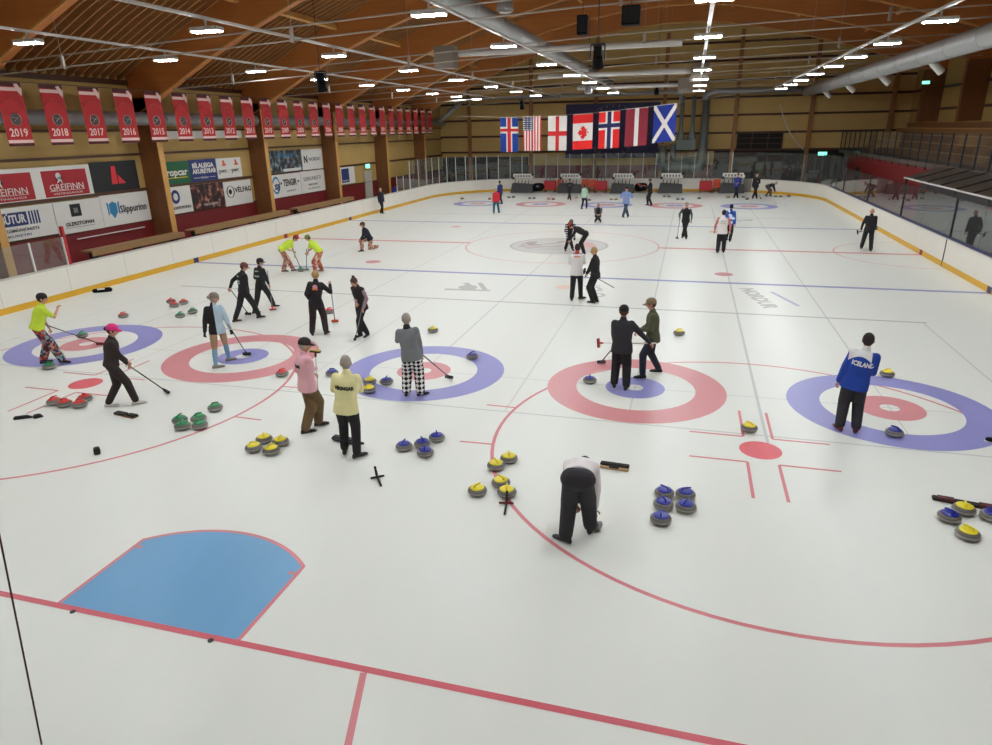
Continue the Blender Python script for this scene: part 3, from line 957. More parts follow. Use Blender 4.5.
# ------------------------------------------------------------------ advertising boards on the left wall (plane x = -17.9)
SX = -17.84
def to_wall(vs, y, z, x=SX):
    """text XY -> wall facing +x: text right = +y"""
    return [(x + v[2], y + v[0], z + v[1]) for v in vs]
def lettering(parent, txt, size, y, z, material, width=None, name='lettering', x=0.012, bold=0.0, shear=0.0, label=None):
    vs, fs = text_mesh(txt, size, 0.006, bold, width, shear)
    m = MB(); m.add([(x + v.z, y + v.x, z + v.y) for v in vs], fs)
    o = m.build(name, material, parent)
    if label: o['label'] = label
    return o
S_WHITE = mat('sign_white', srgb(222, 220, 214), .6); S_RED = mat('sign_red', srgb(168, 26, 38), .6)
S_BLACK = mat('sign_black', srgb(20, 20, 24), .6); S_NAVY = mat('sign_navy', srgb(34, 50, 110), .6)
S_GREEN = mat('sign_green', srgb(20, 92, 56), .6); S_CYAN = mat('sign_cyan', srgb(40, 130, 176), .6)
S_SCARL = mat('sign_scarlet', srgb(214, 44, 52), .6); S_YEL = mat('sign_yellow', srgb(226, 196, 40), .6); S_GREY = mat('sign_grey', srgb(120, 118, 116), .6)
S_ORNG = mat('sign_orange_red', srgb(216, 84, 60), .6)
def sign(y0, y1, z0, z1, material, label):
    r = empty('advertising_board', (SX, -4.75 + (y0 + 4.75) * .9932, 5.125 + (z0 - 5.125) * .9932)); tag(r, label, 'sign')
    r.scale = (.9932, .9932, .9932)
    m = MB(); m.box(-.03, 0, 0, 0, y1 - y0, z1 - z0)
    return m.build('panel', material, r)
def plate(r, y0, y1, z0, z1, material, name='printed_field', x=.006):
    m = MB(); m.box(0, y0, z0, x, y1, z1)
    return m.build(name, material, r)
def poly_sign(r, pts, material, name, x=.012):
    m = MB()
    n = len(pts)
    m.add([(0, a, b) for a, b in pts] + [(x, a, b) for a, b in pts], [tuple(range(n)), tuple(range(2 * n - 1, n - 1, -1))] + [(i, (i + 1) % n, (i + 1) % n + n, i + n) for i in range(n)])
    return m.build(name, material, r)
def disc(y, z, r, n=20, sy=1.0):
    return [(y + sy * r * math.cos(2 * PI * k / n), z + r * math.sin(2 * PI * k / n)) for k in range(n)]
for y0, y1, ym0, ym1, lab in ((13.25, 15.62, 13.3, 15.4, 'red and white advertising board cut by the left picture edge'), (15.62, 18.08, 15.83, 17.87, 'red board with white border and white winged figure logo')):
    r = sign(y0, y1, 2.97, 4.12, S_WHITE, lab)
    o = ym0 - y0
    plate(r, o, o + ym1 - ym0, 0.03, 1.0, S_RED)
    c = o + (ym1 - ym0) / 2
    lettering(r, 'GREIFINN', .34, c, .36, S_WHITE, 1.55)
    lettering(r, 'VEITINGAHÚS', .10, c, .13, S_WHITE, 1.35)
    poly_sign(r, [(c - .8, .23), (c + .8, .23), (c + .8, .245), (c - .8, .245)], S_WHITE, 'underline')
    poly_sign(r, disc(c - .28, .72, .19, sy=.8), S_BLACK, 'logo_shadow')
    poly_sign(r, disc(c - .3, .78, .13, sy=.9), S_WHITE, 'logo_head', .018)
    poly_sign(r, [(c - .4, .52), (c - .32, .75), (c - .22, .75), (c - .16, .52), (c - .25, .6)], S_WHITE, 'logo_figure', .018)
r = sign(18.1, 20.6, 2.98, 4.18, S_BLACK, 'black board with slanted red letter mark')
poly_sign(r, [(.98, .28), (1.3, .28), (1.3, 1.0), (1.08, 1.0)], S_SCARL, 'red_mark')
poly_sign(r, [(1.36, .28), (1.75, .28), (1.36, .66)], S_SCARL, 'red_mark')
r = sign(13.25, 16.0, 1.64, 2.8, S_WHITE, 'white board with blue name block and blue stripes above the wall bench')
plate(r, .45, 1.6, .5, .98, S_NAVY)
lettering(r, 'BÚTUR', .42, 1.03, .73, S_WHITE, 1.0, bold=.012)
for k in range(4):
    poly_sign(r, [(1.68 + .12 * k, .5), (1.74 + .12 * k, .5), (1.74 + .12 * k, .98), (1.68 + .12 * k, .98)], S_NAVY, 'stripe')
lettering(r, 'BYGGINGAÞJÓNUSTA', .17, 1.25, .34, S_BLACK, 1.5)
lettering(r, 'AKUREYRI', .12, 1.05, .15, S_NAVY, 1.1)
r = sign(16.03, 18.24, 1.56, 2.8, S_WHITE, 'white board with black square logo and thin black name')
plate(r, .72, 1.22, .62, 1.1, S_BLACK)
plate(r, .87, 1.07, .76, .95, S_GREY, x=.012)
lettering(r, 'GLERSTOFAN', .2, 1.05, .34, S_BLACK, 1.35, bold=.004)
poly_sign(r, [(.35, .2), (1.75, .2), (1.75, .215), (.35, .215)], S_GREY, 'underline')
r = sign(18.26, 20.92, 1.57, 2.84, S_WHITE, 'white board with dark lettering and light blue fish crest')
lettering(r, 'Slippurinn', .42, 1.72, .62, S_BLACK, 1.5, bold=.008)
poly_sign(r, [(.62, .3), (.82, .55), (.82, .9), (.62, 1.0), (.42, .9), (.42, .55)], S_CYAN, 'crest')
poly_sign(r, [(.32, .45), (.38, .5), (.38, .95), (.30, .98)], S_CYAN, 'crest_side'); poly_sign(r, [(.94, .45), (.88, .5), (.88, .95), (.96, .98)], S_CYAN, 'crest_side')
r = sign(21.4, 23.97, 2.98, 4.0, S_GREEN, 'green car hire board with white name and yellow line')
lettering(r, 'Europcar', .46, 1.42, .52, S_WHITE, 1.95, bold=.012)
poly_sign(r, [(.6, .26), (2.35, .26), (2.35, .3), (.6, .3)], S_YEL, 'yellow_line')
r = sign(23.98, 26.0, 2.98, 4.02, S_NAVY, 'navy board with two lines of white capitals')
lettering(r, 'BÍLALEIGA', .3, 1.0, .74, S_WHITE, 1.6, bold=.012); lettering(r, 'AKUREYRAR', .3, 1.05, .47, S_WHITE, 1.8, bold=.012)
lettering(r, 'Höldur', .17, 1.0, .17, S_WHITE, .6)
for a in (.2, 1.4): poly_sign(r, [(a, .16), (a + .42, .16), (a + .42, .185), (a, .185)], S_WHITE, 'dash')
for a, lab in ((26.02, 'left one of two small white boards with red flame logo'), (27.05, 'right one of two small white boards with red flame logo')):
    r = sign(a, a + 1.02, 3.0, 4.0, S_WHITE, lab)
    lettering(r, 'pwc', .34, .45, .38, S_BLACK, .6)
    poly_sign(r, [(.4, .62), (.75, .62), (.75, .7), (.66, .74), (.62, .9), (.52, .9), (.5, .7)], S_ORNG, 'flame_logo')
r = sign(21.4, 23.78, 1.62, 2.86, S_WHITE, 'white board with round navy badge beside the wooden column')
poly_sign(r, disc(1.28, .78, .32, sy=.9), S_NAVY, 'badge')
poly_sign(r, disc(1.28, .78, .17, sy=.9), S_WHITE, 'badge_centre', .018)
lettering(r, 'NORÐURORKA', .2, 1.6, .26, S_BLACK, 1.3)
POSTER = bpy.data.materials.new('photo_poster'); POSTER.use_nodes = True
nt = POSTER.node_tree; bb = nt.nodes['Principled BSDF']
tc = nt.nodes.new('ShaderNodeTexCoord'); vo = nt.nodes.new('ShaderNodeTexNoise'); vo.inputs['Scale'].default_value = 3.2; vo.inputs['Detail'].default_value = 3
cr_ = nt.nodes.new('ShaderNodeValToRGB')
cr_.color_ramp.elements[0].color = srgb(20, 17, 18); cr_.color_ramp.elements[0].position = .45
cr_.color_ramp.elements[1].color = srgb(206, 150, 130); cr_.color_ramp.elements[1].position = .72
e = cr_.color_ramp.elements.new(.56); e.color = srgb(96, 40, 36)
nt.links.new(tc.outputs['Object'], vo.inputs['Vector']); nt.links.new(vo.outputs['Fac'], cr_.inputs[0]); nt.links.new(cr_.outputs[0], bb.inputs['Base Color'])
POSTER2 = POSTER.copy(); POSTER2.name = 'photo_poster_grey'
e = POSTER2.node_tree.nodes['Color Ramp'].color_ramp.elements
e[0].color = srgb(28, 32, 36); e[1].color = srgb(92, 100, 100); e[2].color = srgb(146, 176, 200)
r = sign(23.82, 26.3, 1.63, 2.84, POSTER, 'dark group photo poster with small white caption')
lettering(r, 'VELKOMIN', .17, 1.3, .2, S_WHITE, 1.1)
r = sign(26.32, 28.7, 1.56, 2.8, S_WHITE, 'white board with black ring logo and bold black name')
m = MB()
for k in range(20):
    a, b = 2 * PI * k / 20, 2 * PI * (k + 1) / 20
    m.bar((.01, .5 + .3 * math.cos(a), .72 + .3 * math.sin(a)), (.01, .5 + .3 * math.cos(b), .72 + .3 * math.sin(b)), .01, .07, upv=(1, 0, 0))
m.build('ring_logo', S_BLACK, r); poly_sign(r, disc(.5, .72, .13), S_BLACK, 'ring_centre')
lettering(r, 'VÉLFAG', .36, 1.6, .76, S_BLACK, 1.45, bold=.01)
r = sign(30.4, 34.3, 2.97, 4.22, POSTER2, 'grey and blue machinery photo board')
lettering(r, 'ÞJÓNUSTA', .3, 2.1, .95, S_CYAN, 1.9); plate(r, 1.7, 3.7, .02, .18, S_WHITE, 'caption_strip')
r = sign(34.32, 36.85, 2.95, 4.2, S_WHITE, 'white board with black N mark beside the machinery photo')
lettering(r, 'N', .6, .42, .62, S_BLACK, .42, bold=.02); lettering(r, 'NORDIC', .3, 1.55, .62, S_BLACK, 1.5)
r = sign(30.4, 33.9, 1.55, 2.86, S_WHITE, 'white board with blue badge and condensed black name')
lettering(r, 'TENGIR', .55, 2.25, .78, S_BLACK, 1.5, bold=.012); lettering(r, 'SAMSKIPTI', .14, 2.3, .3, S_GREY, 1.0)
poly_sign(r, disc(.75, .72, .5, sy=.8), S_CYAN, 'badge'); poly_sign(r, disc(.75, .72, .38, sy=.8), S_WHITE, 'badge_field', .018)
lettering(r, 'SJ', .4, .8, .62, S_NAVY, .5, x=.022, bold=.02)
for a in (1.3, 3.2): poly_sign(r, disc(a, .8, .07), S_BLACK, 'dot')
poly_sign(r, [(-.3, .68), (.15, 1.25), (.5, .68), (.15, .15)], S_WHITE, 'white_diamond', .03)
r = sign(33.92, 36.85, 1.55, 2.88, S_WHITE, 'white board with grey thin name right of the blue badge board')
lettering(r, 'LEIRUNESTI', .34, 1.4, .85, S_GREY, 2.1); lettering(r, 'VERKSTÆÐI', .16, 1.4, .48, S_BLACK, 1.1); lettering(r, 'OG ÞJÓNUSTA', .14, 1.5, .24, S_GREY, 1.5)
r = sign(39.2, 41.3, 1.7, 2.85, S_WHITE, 'small white board with blue square beyond the third column')
plate(r, .1, 1.2, .1, 1.05, S_NAVY); lettering(r, 'ÍSHOKKÍ', .16, .65, .22, S_WHITE, .8)

# ------------------------------------------------------------------ red pennants
B_RED = mat('pennant_red', srgb(172, 32, 36), .75, noise=.06, nscale=2); B_DK = mat('pennant_dark', srgb(74, 22, 30), .75)
B_PALE = mat('pennant_pale', srgb(226, 192, 186), .75); B_ROSE = mat('pennant_rose', srgb(206, 110, 104), .75); B_BADGE = mat('pennant_badge', srgb(72, 70, 70), .75)
for k in range(25):
    year = 2019 - k
    y0 = -4.75 + (14.87 + 4.75 + 1.744 * k) * .928
    r = empty('pennant', (-16.3, y0, 6.87))
    tag(r, 'red season pennant marked %d, %s from the left' % (year, ORD[k]), 'pennant', 'red season pennants on the left wall')
    m = MB(); m.box(-.006, 0, -1.95, 0, .93, 0)
    m.build('cloth', B_RED, r)
    m = MB(); m.box(-.012, 0, -.10, .006, .93, .03); m.build('dark_band', B_DK, r)
    m = MB(); m.box(-.01, 0, -1.97, .006, .93, -1.88); m.build('dark_band', B_DK, r)
    m = MB(); m.box(0, 0, -.24, .004, .93, -.13); m.build('pale_band', B_PALE, r)
    m = MB(); m.box(0, 0, -1.87, .004, .93, -1.77); m.build('pale_band', B_PALE, r)
    poly = MB(); P = [(.66, -.02), (.8, .0), (.93, -.2), (.88, -.4), (.74, -.22)]
    n = len(P); poly.add([(.004, a, b) for a, b in P] + [(.008, a, b) for a, b in P], [tuple(range(n)), tuple(range(2 * n - 1, n - 1, -1))] + [(i, (i + 1) % n, (i + 1) % n + n, i + n) for i in range(n)])
    poly.build('corner_flash', B_PALE, r)
    m = MB()
    for j in range(8):
        a, b = R(150 - 15 * j), R(150 - 15 * (j + 1))
        m.bar((.004, .46 + .42 * math.cos(a), -.86 + .40 * math.sin(a)), (.004, .46 + .42 * math.cos(b), -.86 + .40 * math.sin(b)), .006, .035, upv=(1, 0, 0))
    m.build('arched_lettering_band', B_ROSE, r)
    if k < 14:
        m = MB(); D = disc(.46, -1.12, .185, 18); n = 18
        m.add([(.002, a, b) for a, b in D] + [(.006, a, b) for a, b in D], [tuple(range(n)), tuple(range(2 * n - 1, n - 1, -1))] + [(i, (i + 1) % n, (i + 1) % n + n, i + n) for i in range(n)])
        rb = m.build('round_badge', B_BADGE, r)
        m = MB()
        for j in range(18):
            a, b = 2 * PI * j / 18, 2 * PI * (j + 1) / 18
            m.bar((.008, .46 + .2 * math.cos(a), -1.12 + .2 * math.sin(a)), (.008, .46 + .2 * math.cos(b), -1.12 + .2 * math.sin(b)), .004, .025, upv=(1, 0, 0))
        m.bar((.008, .36, -1.2), (.008, .56, -1.04), .004, .04, upv=(1, 0, 0)); m.bar((.008, .35, -1.06), (.008, .57, -1.1), .004, .03, upv=(1, 0, 0))
        m.build('badge_ring', B_PALE, rb)
    vs, fs = text_mesh(str(year), .36, .003, .006, .66)
    m = MB(); m.add([(.004 + v.z, .46 + v.x, -1.55 + v.y) for v in vs], fs)
    m.build('year_lettering', B_PALE, r)
m = MB(); m.tube([(0, 13, 0), (0, 53.5, 0)], .012, 6)
o = m.build('pennant_wire', DMETAL, loc=(-16.305, 0, 6.92)); tag(o, 'thin wire the red pennants hang from', 'wire')

# ------------------------------------------------------------------ behind the left boards
for k, (y0, y1, lab) in enumerate(((15.6, 20.7, 'long timber bench behind the left boards, nearest one'), (21.4, 29.4, 'long timber bench behind the left boards beside the first column'), (30.2, 37.3, 'long timber bench behind the left boards, farthest one'))):
    r = empty('timber_bench', (-16.4, y0, 0)); tag(r, lab, 'bench')
    m = MB(); m.box(-.3, 0, 1.0, .25, y1 - y0, 1.07); m.build('seat', BENCH, r, bevel=.01)
    m = MB(); m.box(.2, 0, .86, .25, y1 - y0, 1.0); m.build('front_board', BENCH, r)
    y = .3
    while y < y1 - y0:
        m = MB(); m.box(-.25, y, -.06, .2, y + .06, 1.0); m.build('leg', DMETAL, r); y += 2.2
m = MB(); m.tube([(0, 0, 0), (0, 3.6, 0)], .025, 8)
r = m.build('wall_handrail', WMETAL, loc=(-17.8, 16.6, 1.33)); tag(r, 'thin white handrail on the dark red wall at far left', 'handrail')
r = empty('folding_table', (-15.6, 10.2, 0)); tag(r, 'white topped low table behind the near left glass', 'table')
m = MB(); m.box(-.5, -.8, .95, .4, .9, 1.0); m.build('table_top', WMETAL, r)
for a in (-.45, .35):
    for b in (-.75, .85):
        m = MB(); m.box(a - .02, b - .02, -.06, a + .02, b + .02, .95); m.build('leg', DMETAL, r)

# ------------------------------------------------------------------ curling stones
GRAN = mat('granite', srgb(104, 101, 96), .28, noise=.22, nscale=60)
BANDM = mat('striking_band', srgb(166, 162, 154), .75, noise=.06, nscale=60)
HC = {'red': mat('stone_handle_red', srgb(208, 44, 40), .35), 'green': mat('stone_handle_green', srgb(20, 134, 78), .35),
      'yellow': mat('stone_handle_yellow', srgb(232, 214, 30), .35), 'blue': mat('stone_handle_blue', srgb(30, 44, 150), .3)}
def make_stone(col):
    r = empty('curling_stone')
    m = MB()
    m.lathe([(.06, 0), (.085, .0), (.12, .014), (.139, .036), (.1455, .052)], 28)
    m.lathe([(.1455, .070), (.140, .086), (.125, .102), (.10, .111), (.06, .114), (.01, .114)], 28)
    m.build('granite_body', GRAN, r, smooth=True)
    m = MB(); m.lathe([(.1453, .050), (.1462, .054), (.1462, .068), (.1453, .072)], 28); m.build('striking_band', BANDM, r, smooth=True)
    m = MB(); m.lathe([(.106, .111), (.107, .118), (.098, .124), (.05, .126), (.01, .126)], 24); hd = m.build('handle_disc', HC[col], r, smooth=True)
    m = MB()
    m.tube([(-.055, 0, .120), (-.055, 0, .140), (-.045, 0, .158), (-.01, 0, .166), (.04, 0, .168), (.075, 0, .164)], [.013, .013, .014, .014, .013, .010], 8)
    m.build('handle_grip', HC[col], hd, smooth=True)
    return r
STPROTO = {}
def stone(col, x, y, rz, label, group=None):
    if col not in STPROTO:
        STPROTO[col] = make_stone(col); o = STPROTO[col]
    else:
        o = copy_tree(STPROTO[col])
    o.location = (x, y, 0.001)
    o.rotation_euler = (0, 0, R(rz))
    if 'group' in o: del o['group']
    tag(o, label, 'curling stone', group)
    return o
def cs(col, L, group=None):
    for x, y, rz, lab in L: stone(col, x, y, rz, lab, group)
cs('red', [(-6.66, 4.97, 70, 'red handled stone at the left end of the near left red cluster'), (-6.35, 4.93, 20, 'red handled stone second from left in the near left red cluster'), (-6.18, 5.26, -20, 'red handled stone at the back of the near left red cluster'), (-6.02, 4.98, 10, 'red handled stone at the right front of the near left red cluster')], 'red stones by the left faceoff spot')
cs('red', [(-10.47, 12.86, 100, 'red handled stone leftmost of the far trio by the left boards'), (-9.95, 12.82, 0, 'red handled stone rightmost of the far trio by the left boards'), (-10.0, 12.45, 60, 'red handled stone at the front of the far trio by the left boards')], 'red stones near the left boards')
cs('red', [(-10.62, 11.0, 30, 'lone red handled stone behind the leftmost blue house'), (-2.97, 7.52, 40, 'lone red handled stone on the red ring beside the person in pink')])
cs('green', [(-8.88, 11.37, 90, 'left one of two green handled stones beside the red trio'), (-8.84, 11.87, 20, 'right one of two green handled stones beside the red trio')], 'green stones near the left boards')
cs('green', [(-10.12, 9.02, 80, 'green handled stone inside the leftmost blue house'), (-8.72, 6.72, 0, 'green handled stone under the foot of the person in lime shirt'), (-9.0, 18.38, 0, 'green handled stone between the two lime shirted sweepers')])
cs('green', [(-3.44, 4.78, 90, 'green handled stone at the back left of the green cluster'), (-3.20, 4.56, 110, 'green handled stone at the front left of the green cluster'), (-3.14, 4.93, 50, 'green handled stone at the back right of the green cluster'), (-2.90, 4.66, 30, 'green handled stone at the front right of the green cluster'), (-3.17, 5.46, 30, 'green handled stone standing apart behind the green cluster')], 'green stones left of the person in pink')
cs('yellow', [(-1.37, 4.42, 120, 'yellow handled stone at the back of the four near the pink shirt'), (-1.02, 4.39, 100, 'yellow handled stone at the right of the four near the pink shirt'), (-1.35, 4.08, 10, 'yellow handled stone at the left of the four near the pink shirt'), (-0.99, 4.06, 60, 'yellow handled stone at the front of the four near the pink shirt')], 'yellow stones left of the cream shirt')
cs('yellow', [(-0.80, 7.50, 60, 'rear one of two yellow handled stones behind the cream shirt'), (-0.60, 7.05, 30, 'front one of two yellow handled stones behind the cream shirt'), (-0.85, 11.51, 80, 'lone yellow handled stone behind the middle blue house')])
cs('yellow', [(3.03, 4.72, 110, 'yellow handled stone at the far end of the scattered five'), (2.89, 4.43, 130, 'yellow handled stone second from the far end of the scattered five'), (3.11, 3.92, 150, 'yellow handled stone in the middle of the scattered five'), (2.83, 3.60, 60, 'yellow handled stone leftmost of the scattered five'), (3.27, 3.66, 100, 'yellow handled stone just behind the black X-shaped stabiliser')], 'yellow stones on the red circle')
cs('yellow', [(9.56, 4.72, 80, 'yellow handled stone beside the dark hack at the right edge'), (9.39, 4.06, 140, 'yellow handled stone at the front of the right edge group'), (6.90, 6.86, 150, 'lone yellow handled stone above the right red faceoff spot'), (5.59, 12.63, 0, 'lone yellow handled stone behind the red house at right'), (9.95, 10.42, 20, 'lone yellow handled stone behind the blue Iceland jacket')])
cs('blue', [(-1.87, 7.80, 0, 'blue handled stone left of the head of the cream shirt'), (-0.44, 7.58, 100, 'blue handled stone on the left edge of the middle blue ring'), (0.86, 9.62, 50, 'blue handled stone on the right side of the middle blue ring')])
cs('blue', [(1.17, 4.73, 90, 'blue handled stone leftmost of the middle blue cluster'), (1.44, 4.90, 130, 'blue handled stone at the back left of the middle blue cluster'), (1.60, 5.19, 120, 'blue handled stone farthest right of the middle blue cluster'), (1.61, 4.60, 100, 'blue handled stone at the front of the middle blue cluster')], 'blue stones right of the cream shirt')
cs('blue', [(5.53, 4.19, 150, 'blue handled stone at the back left of the five'), (5.83, 4.22, 20, 'blue handled stone at the back right of the five'), (5.53, 3.86, 120, 'blue handled stone at the middle left of the five'), (5.84, 3.87, 60, 'blue handled stone at the middle right of the five'), (5.51, 3.47, 90, 'blue handled stone at the front of the five')], 'five blue stones at lower right')
cs('blue', [(9.30, 4.46, 140, 'blue handled stone left of the right edge group'), (9.86, 4.62, 150, 'blue handled stone cut by the right picture edge'), (3.81, 8.63, 100, 'lone blue handled stone on the left side of the red house'), (9.31, 7.23, 150, 'lone blue handled stone right of the Iceland jacket')])
FAR = [(-11.7, 47.0, 'green', 'green stone on the far ice left of all the others'), (-9.4, 46.9, 'red', 'red stone beside the person in red at the far end'), (-8.2, 48.3, 'green', 'left one of the first pair of far stones'), (-7.9, 48.6, 'green', 'right one of the first pair of far stones'),
       (-6.35, 47.65, 'green', 'left one of the second pair of far stones'), (-6.02, 47.7, 'green', 'right one of the second pair of far stones'), (-4.75, 47.2, 'red', 'left one of the third pair of far stones'), (-4.4, 47.2, 'red', 'right one of the third pair of far stones'),
       (-2.83, 48.58, 'yellow', 'far stone right of the person in black with red shoes'), (-1.58, 46.8, 'blue', 'far stone beside the mint jacket'), (0.0, 47.55, 'yellow', 'left one of the far pair behind the crouching person'), (.34, 47.57, 'yellow', 'right one of the far pair behind the crouching person'),
       (3.8, 50.0, 'green', 'left one of the far pair before the fourth cart'), (4.15, 50.0, 'green', 'right one of the far pair before the fourth cart'), (4.86, 47.9, 'blue', 'left one of the far pair behind the fourth far house'), (5.2, 47.9, 'blue', 'right one of the far pair behind the fourth far house'),
       (6.39, 48.7, 'green', 'single far stone left of the rightmost far house'), (9.75, 48.5, 'blue', 'far stone at the feet of the person in black at right'), (11.95, 50.8, 'yellow', 'left one of the far stones under the bending person'), (12.3, 50.8, 'yellow', 'right one of the far stones under the bending person'), (12.9, 51.1, 'red', 'lone far stone right of the bending person'),
       (8.5, 49.9, 'yellow', 'far stone left of the feet of the person in blue'), (9.6, 50.1, 'yellow', 'far stone right of the feet of the person in blue'), (-4.66, 12.75, 'red', 'stone half hidden behind the person in black with orange back logo')]
for x, y, c, lab in FAR: stone(c, x, y, random.uniform(0, 180), lab)

# ------------------------------------------------------------------ brooms and other things on the ice
P_BLK = mat('broom_black', srgb(24, 22, 24), .4); P_GREY = mat('broom_grey', srgb(120, 120, 122), .4); P_RED = mat('broom_red', srgb(196, 50, 46), .45)
P_WHT = mat('broom_white', srgb(210, 206, 198), .45); P_YEL = mat('broom_pad_yellow', srgb(196, 178, 96), .8)
def broom(label, foot, hand, length=1.3, pole=P_BLK, head=P_BLK, pad=P_BLK, headrot=90.0, foot_z=.05):
    """pole from the head at `foot` through `hand`"""
    f = Vector((foot[0], foot[1], foot_z if len(foot) < 3 else foot[2])); h = Vector(hand)
    d = (h - f); L = max(length, d.length + .06); d.normalize()
    r = empty('curling_broom', f); tag(r, label, 'broom')
    m = MB(); m.tube([d * .05, d * L], .0125, 8); po = m.build('pole', pole, r, smooth=True)
    m = MB(); m.tube([d * (L * .55), d * L], .0145, 8); m.build('grip', P_GREY if pole is P_BLK else pole, po, smooth=True)
    a = math.atan2(d.y, d.x) + R(headrot)
    u = Vector((math.cos(a), math.sin(a), 0))
    if foot_z > .3 or len(foot) > 2:
        u = Vector((0, 0, 1)); u = (u - d * u.dot(d)).normalized()
    n = u.cross(d).cross(u).normalized()
    m = MB(); m.bar(-u * .10 + Vector((0, 0, -.0)), u * .10, .065, .035, upv=tuple(n)); bh = m.build('brush_head', head, r, bevel=.006)
    m = MB(); m.bar(-u * .095 - n * .024, u * .095 - n * .024, .06, .016, upv=tuple(n)); m.build('pad', pad, bh)
    m = MB(); m.tube([d * .0, d * .10], .02, 8); m.build('swivel_joint', head, r)
    return r
def wedge(name, cat, label, loc, size, rz, material, slope=.4):
    m = MB(); w, l, h = size
    m.add([(-w / 2, -l / 2, 0), (w / 2, -l / 2, 0), (w / 2, l / 2, 0), (-w / 2, l / 2, 0), (-w / 2 * .9, -l / 2 * .9, h), (w / 2 * .9, -l / 2 * .9, h), (w / 2 * .9, l / 2 * slope, h), (-w / 2 * .9, l / 2 * slope, h)],
          [(0, 3, 2, 1), (4, 5, 6, 7), (0, 1, 5, 4), (1, 2, 6, 5), (2, 3, 7, 6), (3, 0, 4, 7)])
    o = m.build(name, material, loc=loc, rotz=R(rz), bevel=.012); tag(o, label, cat)
    return o
RUB = mat('black_rubber', srgb(34, 28, 28), .8)
wedge('rubber_hack', 'hack', 'long black rubber piece left on the ice at far left', (-6.63, 4.24, .001), (.08, .34, .06), -55, RUB)
wedge('rubber_hack', 'hack', 'short black rubber piece beside the longer one at far left', (-6.38, 4.35, .001), (.10, .17, .07), -30, RUB)
wedge('rubber_hack', 'hack', 'lone black wedge on the ice above the blue crease', (-3.97, 3.36, .001), (.10, .2, .12), 45, RUB, .1)
r = empty('hack_board', (-4.73, 4.82, .001), R(-8)); tag(r, 'dark brown board with two black pads below the pink cap person', 'hack')
m = MB(); m.box(-.27, -.07, 0, .27, .07, .025); m.build('board', wood('hack_wood', srgb(120, 86, 54), srgb(90, 64, 42), 0), r, bevel=.008)
m = MB(); m.box(-.27, -.07, .025, .02, .05, .055); m.build('rubber_pad', RUB, r, bevel=.008)
m = MB(); m.box(.06, -.05, .025, .27, .06, .055); m.build('rubber_pad', RUB, r, bevel=.008)
r = empty('hack_board', (4.73, 4.9, .001), R(-4)); tag(r, 'black rubber hack on pale board right of the bending person', 'hack')
m = MB(); m.box(-.23, -.08, 0, .23, .06, .035); m.build('board', wood('hack_wood_pale', srgb(196, 168, 124), srgb(168, 140, 100), 0), r, bevel=.006)
m = MB(); m.box(-.23, -.03, .035, .23, .07, .07); m.box(-.08, -.085, .03, .08, -.03, .06); m.build('rubber_pad', RUB, r, bevel=.01)
r = empty('hack_board', (9.62, 4.97, .001), R(-10)); tag(r, 'dark hack board behind the stones at the right edge', 'hack')
m = MB(); m.box(-.36, -.05, 0, .38, .06, .045); m.build('board', RUB, r, bevel=.01)
m = MB(); m.box(-.3, -.06, .03, -.1, .03, .07); m.build('foot_pad', mat('hack_dark_red', srgb(84, 30, 30), .7), r)
m = MB(); m.box(.2, -.06, .03, .36, .03, .07); m.build('foot_pad', MATS['hack_dark_red'], r)
def stabiliser(loc, rz, lab, armmat):
    r = empty('sliding_stabiliser', loc, R(rz)); tag(r, lab, 'stabiliser')
    m = MB(); m.bar((0, -.24, .03), (0, .2, .03), .03, .03); m.build('bar', RUB, r, bevel=.008)
    m = MB(); m.bar((0, .1, .05), (0, .24, .13), .035, .03); m.build('upright_handle', RUB, r, bevel=.006)
    m = MB(); m.bar((-.11, .06, .035), (.11, .06, .035), .03, .03); m.build('cross_bar', armmat, r, bevel=.008)
    return r
stabiliser((1.2, 3.62, .001), 36, 'black X-shaped stabiliser lying right of the cream shirt person', RUB)
stabiliser((3.34, 3.34, .001), 10, 'black X-shaped stabiliser with dark red cross bar by the yellow stones', mat('stab_red', srgb(120, 24, 36), .5))
r = empty('sports_bag', (.02, 4.78, .001), R(-8)); tag(r, 'black flat bag lying behind the cream shirt person', 'bag')
m = MB(); m.bar((-.24, -.02, .05), (.3, -.02, .05), .15, .08); m.build('bag_body', mat('bag_dark', srgb(44, 46, 54), .7), r, bevel=.03)
m = MB(); m.bar((.22, -.08, .04), (.4, .0, .03), .05, .04); m.build('strap', RUB, r, bevel=.01)
r = empty('glove', (-14.1, 13.7, .001), R(-50)); tag(r, 'black and white bag lying by the left kick plate', 'bag')
m = MB(); m.cap((-.02, -.22, .07), (-.02, .25, .07), .07, .09); m.build('bag_body', BLACK, r, smooth=True)
m = MB(); m.bar((.03, -.12, .12), (.03, .12, .12), .05, .05); m.build('white_print', WHITE, r, bevel=.01)
r['category'] = 'bag'; r.name = 'small_bag'
r = empty('rubber_shoe', (10.86, 7.3, .001), R(70)); tag(r, 'black shoe with white sole at the right picture edge', 'shoe')
m = MB(); m.cap((0, -.08, .045), (0, .1, .035), .05, .045); m.build('upper', BLACK, r, smooth=True)
m = MB(); m.bar((0, -.13, .012), (0, .15, .012), .095, .024); m.build('sole', WHITE, r, bevel=.008)
# loose thin rope hanging in the lower left corner
m = MB(); m.tube([(0, 0, 0), (-.1, 1.25, 12.4)], .0075, 6)
o = m.build('net_rope', mat('rope_brown', srgb(64, 38, 32), .8), loc=(.296, -1.54, 0)); tag(o, 'thin dark rope hanging at the lower left of the view', 'rope')
